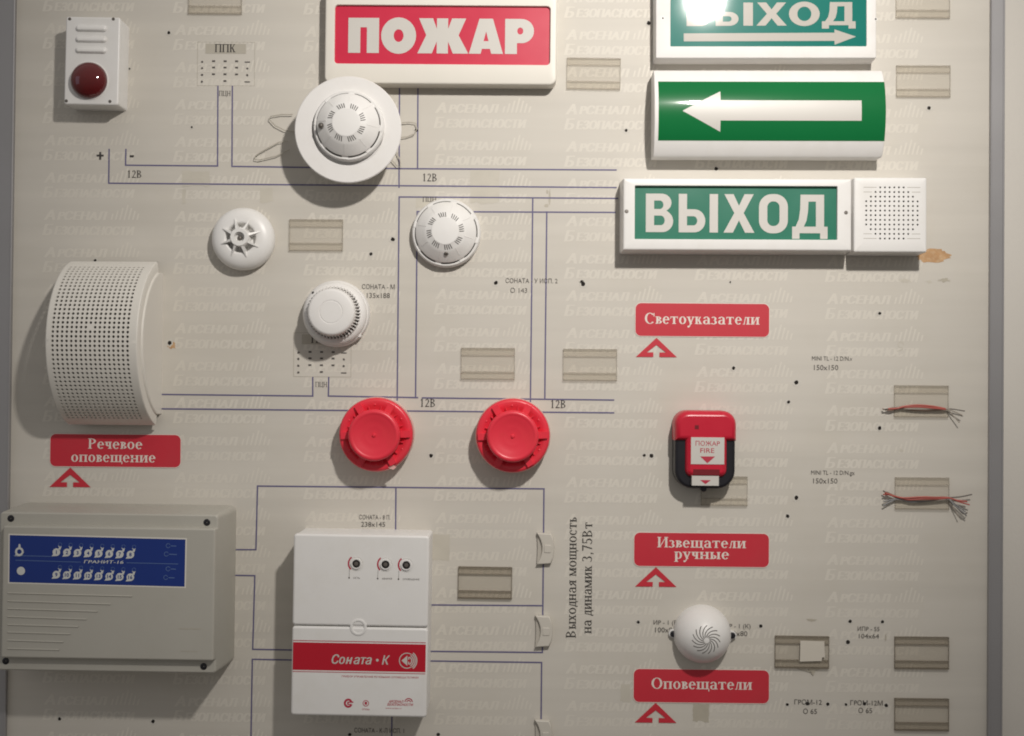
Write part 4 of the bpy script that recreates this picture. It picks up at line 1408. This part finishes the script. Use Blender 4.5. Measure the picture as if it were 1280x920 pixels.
# ------------------------------------------------------------------ white amplifier box, bottom centre
def make_box():
    t = thing('amplifier_box', 'white loudspeaker control box with red band reading Соната К and three knobs', 'control box', 450, 782, 60, 0.007)
    L = lambda px, py, h=60: local(px, py, h, 450, 782, 60)
    w, h = 170.0 * .9586, 226.5 * .9586
    MB().slab(w - 1.5, h - 1.5, 4, -0.5, 52, .8).build('housing', M_WHITE, t)
    seam = L(450, 783.5)[1]
    top, bot = h / 2, -h / 2
    MB().slab(w, top - seam - .5, 4, 52.5, 60, 2.6, 0, (top + seam + .5) / 2).build('door', M_WHITE, t, 50)
    MB().slab(w, seam - .5 - bot, 4, 52.5, 60, 2.6, 0, (seam - .5 + bot) / 2).build('front_cover', M_WHITE, t, 50)
    x, y = L(448, 784)
    MB().lathe([(10, 59.4), (10, 60.6), (9, 61), (7.4, 60.8), (6.4, 59), (5, 58.6), (.01, 58.9)], 40, x, y).build('latch_button', M_WHITE, t)
    for px, py in ((445, 704.5), (481.5, 705.2), (507.5, 705.8)):
        x, y = L(px, py)
        kb = MB().lathe([(8.4, 60.2), (8.4, 60.5), (7.9, 60.5), (7.9, 60.2)], 32, x, y).lathe([(6.4, 60.1), (6.2, 62.0), (4.9, 62.0), (4.7, 60.3), (.01, 60.3)], 28, x, y).build('knob', M_WHITE, t)
        MB().disc(4.9, 61.2, x, y, 20).build('knob_recess', M_DARK, kb, 0)
        MB().lathe([(2.6, 61.2), (2.4, 62.6), (.01, 62.8)], 14, x, y).build('spindle', M_STEEL, kb)
        pts = arc(x, y, 10.4, 10.4, 128, 226, 10) + arc(x, y, 8.6, 8.6, 226, 128, 10)
        MB().poly(pts, 60.25).build('scale_arc', M_PRINTRED, t, 0)
    pm = MB()
    for px, py, txt, tw in ((436, 722.3, 'СЕТЬ', 8), (471.7, 723, 'АВАРИЯ', 12), (497.8, 723.5, 'ОПОВЕЩЕНИЕ', 20)):
        x, y = L(px, py)
        pm.line([(x, y), (x + .2, y + 10)], .35, 60.2)
        pm.disc(1.0, 60.3, x, y, 10)
        sans_text(pm, txt, x + 5, y, 1.9, 60.2, tw, 0, 0, 0, True)
    pm.build('fine_print', M_INK_GREY, t, 0)
    # red band
    (a, b), (c, d) = L(367.5, 803), L(528, 837)
    bw = c - a
    band = MB().rect(-w / 2 + 1.6, b - 33.2, w / 2 - 2.2, b - .2, 60.2).build('red_band', M_BAND, t, 0)
    MB().rect(-w / 2 + 1.6, b + 1.4, w / 2 - 2.2, b + 2.3, 60.2).rect(-w / 2 + 1.6, b - 35.6, w / 2 - 2.2, b - 34.8, 60.2).build('red_rule', M_PRINTRED, t, 0)
    mb = MB()
    x, y = L(440, 825)
    x0, q = x - 24.1, .1385
    for dx, z in ((0, 60.4), (.35, 60.47), (.7, 60.54)):
        sans_text(mb, 'Со', x0 + dx, y + .6, 10.6, z, 117 * q - .7, 0, .25, 0, True)
        sans_text(mb, 'ата', x0 + 190 * q + dx, y + .6, 10.6, z, 158 * q - .7, 0, .25, 0, True)
    xh, yh, hh, ww = x0 + 121 * q, y - 4.7, 8.0, 58 * q      # the н, drawn as one outline
    H = [(0, 0), (2.0, 0), (2.0, 3.1), (ww - 3.7, 3.1), (ww - 3.7, 0), (ww - 1.7, 0), (ww - 1.7, hh), (ww - 3.7, hh), (ww - 3.7, 4.9), (2.0, 4.9), (2.0, hh), (0, hh)]
    mb.poly([(xh + a_ + b_ * .25, yh + b_) for a_, b_ in H], 60.4)
    x, y = L(472, 825)
    mb.disc(1.7, 60.4, x, y, 12)
    x, y = L(482.5, 825.5)
    sans_text(mb, 'К', x, y + .6, 10.6, 60.4, 9.2, 0, .25)
    sans_text(mb, 'К', x + .5, y + .6, 10.6, 60.47, 9.2, 0, .25)
    mb.build('lettering', M_SIGNWHITE, band, 0)
    mb = MB()
    x, y = L(509, 825.3)
    mb.line(arc(x, y, 9, 9, 60, 300, 18), 1.0, 60.4)
    mb.poly([(x - 6.5, y), (x + .5, y + 6.2), (x + .5, y - 6.2)][::-1], 60.4)
    mb.rect(x + 1.4, y + 1.2, x + 2.8, y + 4.4, 60.4).rect(x + 1.4, y - 4.4, x + 2.8, y - 1.2, 60.4)
    for k, rad in enumerate((4.5, 6.8, 9.1, 11.2)):
        sp = 62 - k * 3
        pts = arc(x + 1.5, y, rad * .92, rad, -sp, sp, 10)
        mb.line(pts, 1.25, 60.42)
    mb.build('loudspeaker_emblem', M_SIGNWHITE, band, 0)
    rp = MB()
    x, y = L(474, 846)
    sans_text(rp, 'ПРИБОР УПРАВЛЕНИЯ РЕЧЕВЫМИ ОПОВЕЩАТЕЛЯМИ', x + 1.5, y, 2.1, 60.2, 92)
    x, y = L(436, 879)
    rp.line(arc(x, y, 4.0, 4.2, 30, 330, 14), 2.3, 60.2)
    rp.rect(x - 1.2, y - 1.8, x + .4, y + 1.8, 60.24).rect(x + .4, y + .6, x + 6.2, y + 2, 60.24).rect(x + .4, y - 2, x + 3.4, y - .8, 60.24)
    x, y = L(458, 879)
    rp.line(arc(x, y, 3.4, 3.4, 0, 360, 14), .7, 60.2)
    rp.rect(x - 1.4, y - 1.6, x + 1.4, y + 1.8, 60.24)
    sans_text(rp, 'ОП066', x, y - 7.2, 1.9, 60.2, 9)
    x, y = L(500, 878)
    sans_text(rp, 'АРСЕНАЛ', x - 4, y + 1.4, 2.9, 60.2, 18, .02, .25)
    sans_text(rp, 'БЕЗОПАСНОСТИ', x + 1, y - 2.2, 2.7, 60.2, 31, .02, .25)
    rp.line(arc(x + 11, y + 1, 4.4, 4.2, 10, 170, 8), 1.1, 60.2).line(arc(x + 11, y + 1, 2, 2, 10, 170, 6), 1.0, 60.2)
    sans_text(rp, 'www.arsec.ru', x - 7, y - 6.6, 1.6, 60.2, 19)
    rp.build('red_print', M_PRINTRED, t, 0)


make_box()


# ------------------------------------------------------------------ clear card holders
def make_holder(plate=M_CLEAR, lip=M_CLEAR_LIP, edge=M_CLEAR_EDGE):
    t = thing('card_holder', '', 'card holder', 640, 460, 0, 0.0, 'clear card holders on the board')
    w, h = 66.0, 38.5
    MB().box(-w / 2, -h / 2, 0.4, w / 2, h / 2, 1.1).build('back_plate', plate, t, 0)
    MB().box(-w / 2, -h / 2 + .9, 1.3, w / 2, -h / 2 + 8.6, 3.6).build('front_lip', lip, t, 0)
    MB().box(-w / 2, h / 2 - 8.2, 1.3, w / 2, h / 2 - .9, 3.2).build('front_lip', lip, t, 0)
    mb = MB()
    mb.box(-w / 2, -h / 2 - 1.0, 0.3, w / 2, -h / 2 + .7, 4.0)
    mb.box(-w / 2, -h / 2 + 8.7, 1.3, w / 2, -h / 2 + 9.6, 3.8)
    mb.box(-w / 2, h / 2 - .7, 0.3, w / 2, h / 2 + .5, 3.6)
    mb.box(-w / 2, h / 2 - 8.9, 1.3, w / 2, h / 2 - 8.3, 3.4)
    mb.box(-w / 2 - .7, -h / 2 - .9, 0.3, -w / 2, h / 2 + .4, 3.4)
    mb.box(w / 2, -h / 2 - .9, 0.3, w / 2 + .6, h / 2 + .4, 3.0)
    mb.build('edge', edge, t, 0)
    return t


HOLDERS = [
    (269.5, -1.5, 'clear empty card holder cut by the top edge, right of the siren', 0.004),
    (742, 92.5, 'clear empty card holder between the red fire sign and the curved green arrow sign', 0.01),
    (395.5, 294, 'clear empty card holder between the vaned heat detector and the domed smoke detector', 0.0),
    (610, 454.5, 'clear empty card holder above the right red detector', 0.0),
    (737.5, 456, 'clear empty card holder at the right end of the lower wiring lines', 0.0),
    (606.5, 728, 'grimy clear card holder right of the white amplifier box', 0.006),
    (1153, 3.5, 'clear empty card holder cut by the top edge, right of the glossy exit sign', 0.0),
    (1153.5, 102, 'clear empty card holder right of the curved green arrow sign', -0.002),
    (1151, 501.5, 'clear card holder holding the upper, thinner bundle of red wires', 0.0),
    (1152, 616.5, 'clear card holder holding the lower, thicker bundle of red and grey wires', 0.0),
    (1002, 814.5, 'dirty clear card holder holding a scrap of white paper, right of the dome sounder', 0.004),
    (905, 613.5, 'faint clear card holder partly hidden behind the manual call point', 0.0),
    (1151.5, 815.5, 'clear empty card holder low at the right, above the one cut by the bottom edge', 0.0),
    (1151.5, 892.5, 'clear card holder lowest at the right, near the bottom edge', 0.0),
]
proto = make_holder()
dirty = make_holder(clear_material('grimy_acrylic', (0.42, 0.37, 0.295), 0.09), clear_material('grimy_acrylic_lip', (0.38, 0.33, 0.255), 0.13),
                    clear_material('grimy_acrylic_edge', (0.21, 0.175, 0.13), 0.40))
used = set()
for i, (px, py, lab, tl) in enumerate(HOLDERS):
    src = dirty if i in (5, 10, 12, 13) else proto
    o = copy_tree(src) if src.name in used else src
    used.add(src.name)
    p = at(px, py)
    o.location = (p.x, 0, p.z)
    o.rotation_euler = (PI / 2, tl, 0)
    if i == 11: o.scale = (0.86, 0.92, 1.0)
    o['label'] = lab

# paper scrap in the dirty holder
t = thing('paper_slip', 'scrap of white paper tucked in the dirty card holder right of the dome sounder', 'paper', 1014, 814)
MB().poly([(-15, -12), (12, -11), (12.5, -6.5), (16, -6), (15, 13.5), (-14.5, 14)], 4.3).build('sheet', M_PAPER, t, 0)
pm = MB()
pm.prism([(-18, -20.5), (-15, -22), (2, -27), (0, -24.5)], 0.3, 1.2)
pm.prism([(-4, -22), (12, -20.5), (5, -24), (2.5, -30.5), (-2, -25)], 0.3, 1.2)
pm.build('torn_corner', M_TAPE_DARK, t, 0)


# ------------------------------------------------------------------ wire bundles
def wires(label, px, py, runs, group='wire bundles in card holders'):
    t = thing('wire_bundle', label, 'wires', px, py, 0, 0, group)
    for pts, r, m in runs:
        path = []
        P = [(*local(a, b, z, px, py, 0), z) for a, b, z in pts]
        for i in range(len(P) - 1):                       # Catmull-Rom through the measured points
            p0, p1, p2, p3 = (Vector(P[max(i - 1, 0)]), Vector(P[i]), Vector(P[i + 1]), Vector(P[min(i + 2, len(P) - 1)]))
            for k in range(6):
                u = k / 6
                path.append(.5 * ((2 * p1) + (-p0 + p2) * u + (2 * p0 - 5 * p1 + 4 * p2 - p3) * u * u + (-p0 + 3 * p1 - 3 * p2 + p3) * u ** 3))
        path.append(Vector(P[-1]))
        MB().tube(path, r * .85, 7).build('wire', m, t, 60)


wires('upper thin bundle of red and pale wires lying across a clear card holder', 1151, 508, [
    ([(1104, 512, 7), (1113, 510.5, 6), (1122, 509, 5), (1136, 507.3, 6), (1152, 507, 6.5), (1170, 508.5, 6), (1183, 510.5, 5), (1192, 511.5, 7), (1206, 513.8, 9)], .85, M_W_DARK),
    ([(1106, 513, 5), (1116, 509, 5), (1126, 509, 6), (1140, 507.5, 7), (1156, 507.8, 7.5), (1172, 509.5, 7), (1184, 511, 6), (1194, 515, 8), (1203, 519, 10)], .85, M_W_WHITE),
    ([(1110, 511, 6), (1121, 510.5, 6), (1132, 507.8, 7), (1148, 506.5, 8), (1166, 508, 8), (1181, 510.8, 6)], 1.4, M_W_RED),
    ([(1122, 509.8, 5), (1136, 508.8, 7), (1152, 508.8, 8), (1170, 510.5, 8), (1182, 511.6, 6)], 1.4, M_W_RED),
    ([(1124, 511, 4), (1140, 511.5, 6), (1156, 512, 6), (1172, 512, 6), (1184, 511.6, 6), (1191, 519, 7), (1199.5, 528.5, 9)], .8, M_W_WHITE),
    ([(1103, 511, 5), (1113, 513, 6), (1124, 510.5, 4), (1140, 512.6, 4.5), (1160, 513, 5), (1180, 511.8, 5)], .9, M_W_BROWN),
])
wires('lower thick bundle of red, brown and grey wires lying across a clear card holder', 1151, 622, [
    ([(1104, 613.5, 8), (1112, 618, 7), (1121, 622, 5), (1136, 622, 7), (1152, 621.5, 8), (1170, 622, 7), (1184, 622, 5), (1200, 621, 7), (1215, 618, 9)], 1.0, M_W_DARK),
    ([(1104, 618, 7), (1114, 619, 7), (1124, 621.5, 6), (1140, 623, 8), (1156, 621, 9), (1172, 622.3, 8), (1186, 622.5, 6), (1198, 627, 8), (1212, 631, 9)], 1.0, M_W_RED),
    ([(1106, 616, 8), (1117, 620, 7), (1130, 622.5, 7.5), (1148, 621.5, 9), (1168, 621.8, 9), (1184, 622, 6), (1197, 625.5, 8), (1209, 627, 9)], 1.3, M_W_RED),
    ([(1120, 621, 5), (1136, 624.5, 7), (1154, 623.5, 8.5), (1172, 623.5, 8), (1185, 622.5, 6)], 1.4, M_W_RED),
    ([(1104, 627, 6), (1114, 624.8, 6), (1124, 623.5, 5), (1140, 626, 6), (1160, 625, 7), (1182, 623.2, 6), (1194, 630, 7), (1207, 640, 9)], 1.0, M_W_GREY),
    ([(1104, 632, 6), (1113, 627, 6), (1123, 624, 5), (1140, 627.5, 5), (1160, 626, 6), (1183, 623.5, 6), (1193, 631.5, 8), (1205, 641.5, 9), (1208, 645, 8)], 1.0, M_W_GREY),
    ([(1105, 629, 5), (1116, 625.5, 5), (1128, 625, 5), (1146, 628, 4.6), (1166, 626, 5), (1184, 623.5, 5), (1192, 635, 6), (1199, 647, 8)], .7, M_W_WHITE),
    ([(1184, 622.8, 6), (1195, 633, 8), (1204, 642, 9), (1209, 641, 8)], 1.0, M_W_DARK),
    ([(1108, 615, 6), (1118, 619.5, 6), (1130, 624, 6), (1146, 625, 8), (1164, 624.6, 8), (1184, 623, 6)], 1.0, M_W_BROWN),
])


# ------------------------------------------------------------------ small translucent clips on the right-hand line
def make_clip():
    t = thing('cable_clip', '', 'clip', 640, 460, 0, 0, 'small clips on the vertical wiring line')
    plate = [(-11, -20), (7, -18), (9.5, -11), (10.5, 0), (9.5, 11), (7, 18), (-11, 19.5), (-10.4, 10), (-10, 0), (-10.4, -10)]
    MB().prism(plate, 0.3, 3.0).build('back_plate', M_CLIP_DARK, t)
    body = [(-11, -20), (7, -18.6), (9.8, -11), (11, 0), (9.8, 11), (7, 18.6), (-11, 19.5)] + [(-7.5, 13), (-5.2, 6), (-4.6, 0), (-5.2, -6), (-7.5, -13)]
    mb = MB()
    sh = lambda i, z: [(x + (i if x < 0 else -i) * .8, y * (1 - i / 24), z) for x, y in body]
    loops = [sh(0, 0.4), sh(0, 5), sh(.6, 6.4), sh(1.6, 7.0)]
    mb.loft(loops, False, False)
    mb.poly([(a, b) for a, b, _ in loops[-1]], 7.0)
    mb.build('cover', M_CLIP, t, 40)
    MB().slab(8.5, 9.5, 1.2, 6.5, 7.8, .5, 2.5, 0).build('button', M_CLIP, t)
    return t


clip = make_clip()
for i, (px, py, lab) in enumerate([(682, 685, 'small translucent clip on the vertical wiring line, topmost of three'),
                                   (680, 788, 'small translucent clip on the vertical wiring line, middle of three'),
                                   (679.5, 918, 'small translucent clip cut by the bottom edge, lowest of three')]):
    o = clip if i == 0 else copy_tree(clip)
    p = at(px, py)
    o.location = (p.x, 0, p.z)
    o['label'] = lab


# ------------------------------------------------------------------ red printed name plates with pointing arrows
def sticker(x0, y0, x1, y1, lines, arrow, label):
    px, py = (x0 + x1) / 2, (y0 + y1) / 2
    t = thing('name_sticker', label, 'sticker', px, py, 0, 0.0, 'red name stickers')
    ox, oy = bp(px, py)
    w, h = x1 - x0, y1 - y0
    pl = MB().add([(x, y, 0.85) for x, y in rr(w, h, 7)], [tuple(range(28))]).build('plate', M_STICKER, t, 0)
    MB().add([(x, y, 0.75) for x, y in rr(w + 1.6, h + 1.6, 7.8)], [tuple(range(28))]).build('white_edge', M_STICKTEXT, t, 0)
    mb = MB()
    for text, tx, ty, size, width in lines:
        lx, ly = local(tx, ty, 0, px, py, 0)
        serif_text(mb, text, lx, ly, size, 0.95, True, width)
    mb.build('lettering', M_STICKTEXT, pl, 0)
    (ax, ay), (bx, by) = local(arrow[0], arrow[1], 0, px, py, 0), local(arrow[2], arrow[3], 0, px, py, 0)
    W, H = bx - ax, ay - by
    m = (ax + bx) / 2
    half = [(0, 1), (.5, 0), (.075, 0), (.075, .24), (.235, .24), (0, .62)]
    P = lambda s: [(m + s * u * W, by + v * H) for u, v in half]
    MB().poly(P(1)[::-1], 0.8).poly(P(-1), 0.8).build('pointer_arrow', M_STICKER, t, 0)


sticker(794.5, 379.5, 961, 420.5, [('Светоуказатели', 877.5, 400.5, 20.5, 144)], (795, 422, 846, 446.5), 'red name sticker reading Светоуказатели with red arrow beneath, under the exit signs')
sticker(793, 666.5, 960.5, 708, [('Извещатели', 877, 680, 19.5, 111), ('ручные', 877, 694, 19.5, 69)], (794, 708.5, 845.5, 733.5), 'red name sticker in two lines reading Извещатели ручные with red arrow beneath')
sticker(792.5, 837, 960.5, 878, [('Оповещатели', 877, 856.5, 20.5, 126)], (793.5, 878, 845.5, 903.5), 'red name sticker reading Оповещатели with red arrow beneath, below the dome sounder')
sticker(62.5, 543, 226.5, 583.5, [('Речевое', 144.5, 556.5, 19.5, 69), ('оповещение', 142, 573, 19.5, 107)], (62.5, 584, 113.5, 609), 'red name sticker in two lines reading Речевое оповещение, below the wall speaker')

bpy.data.objects.remove(_fo)
bpy.data.curves.remove(_fc)
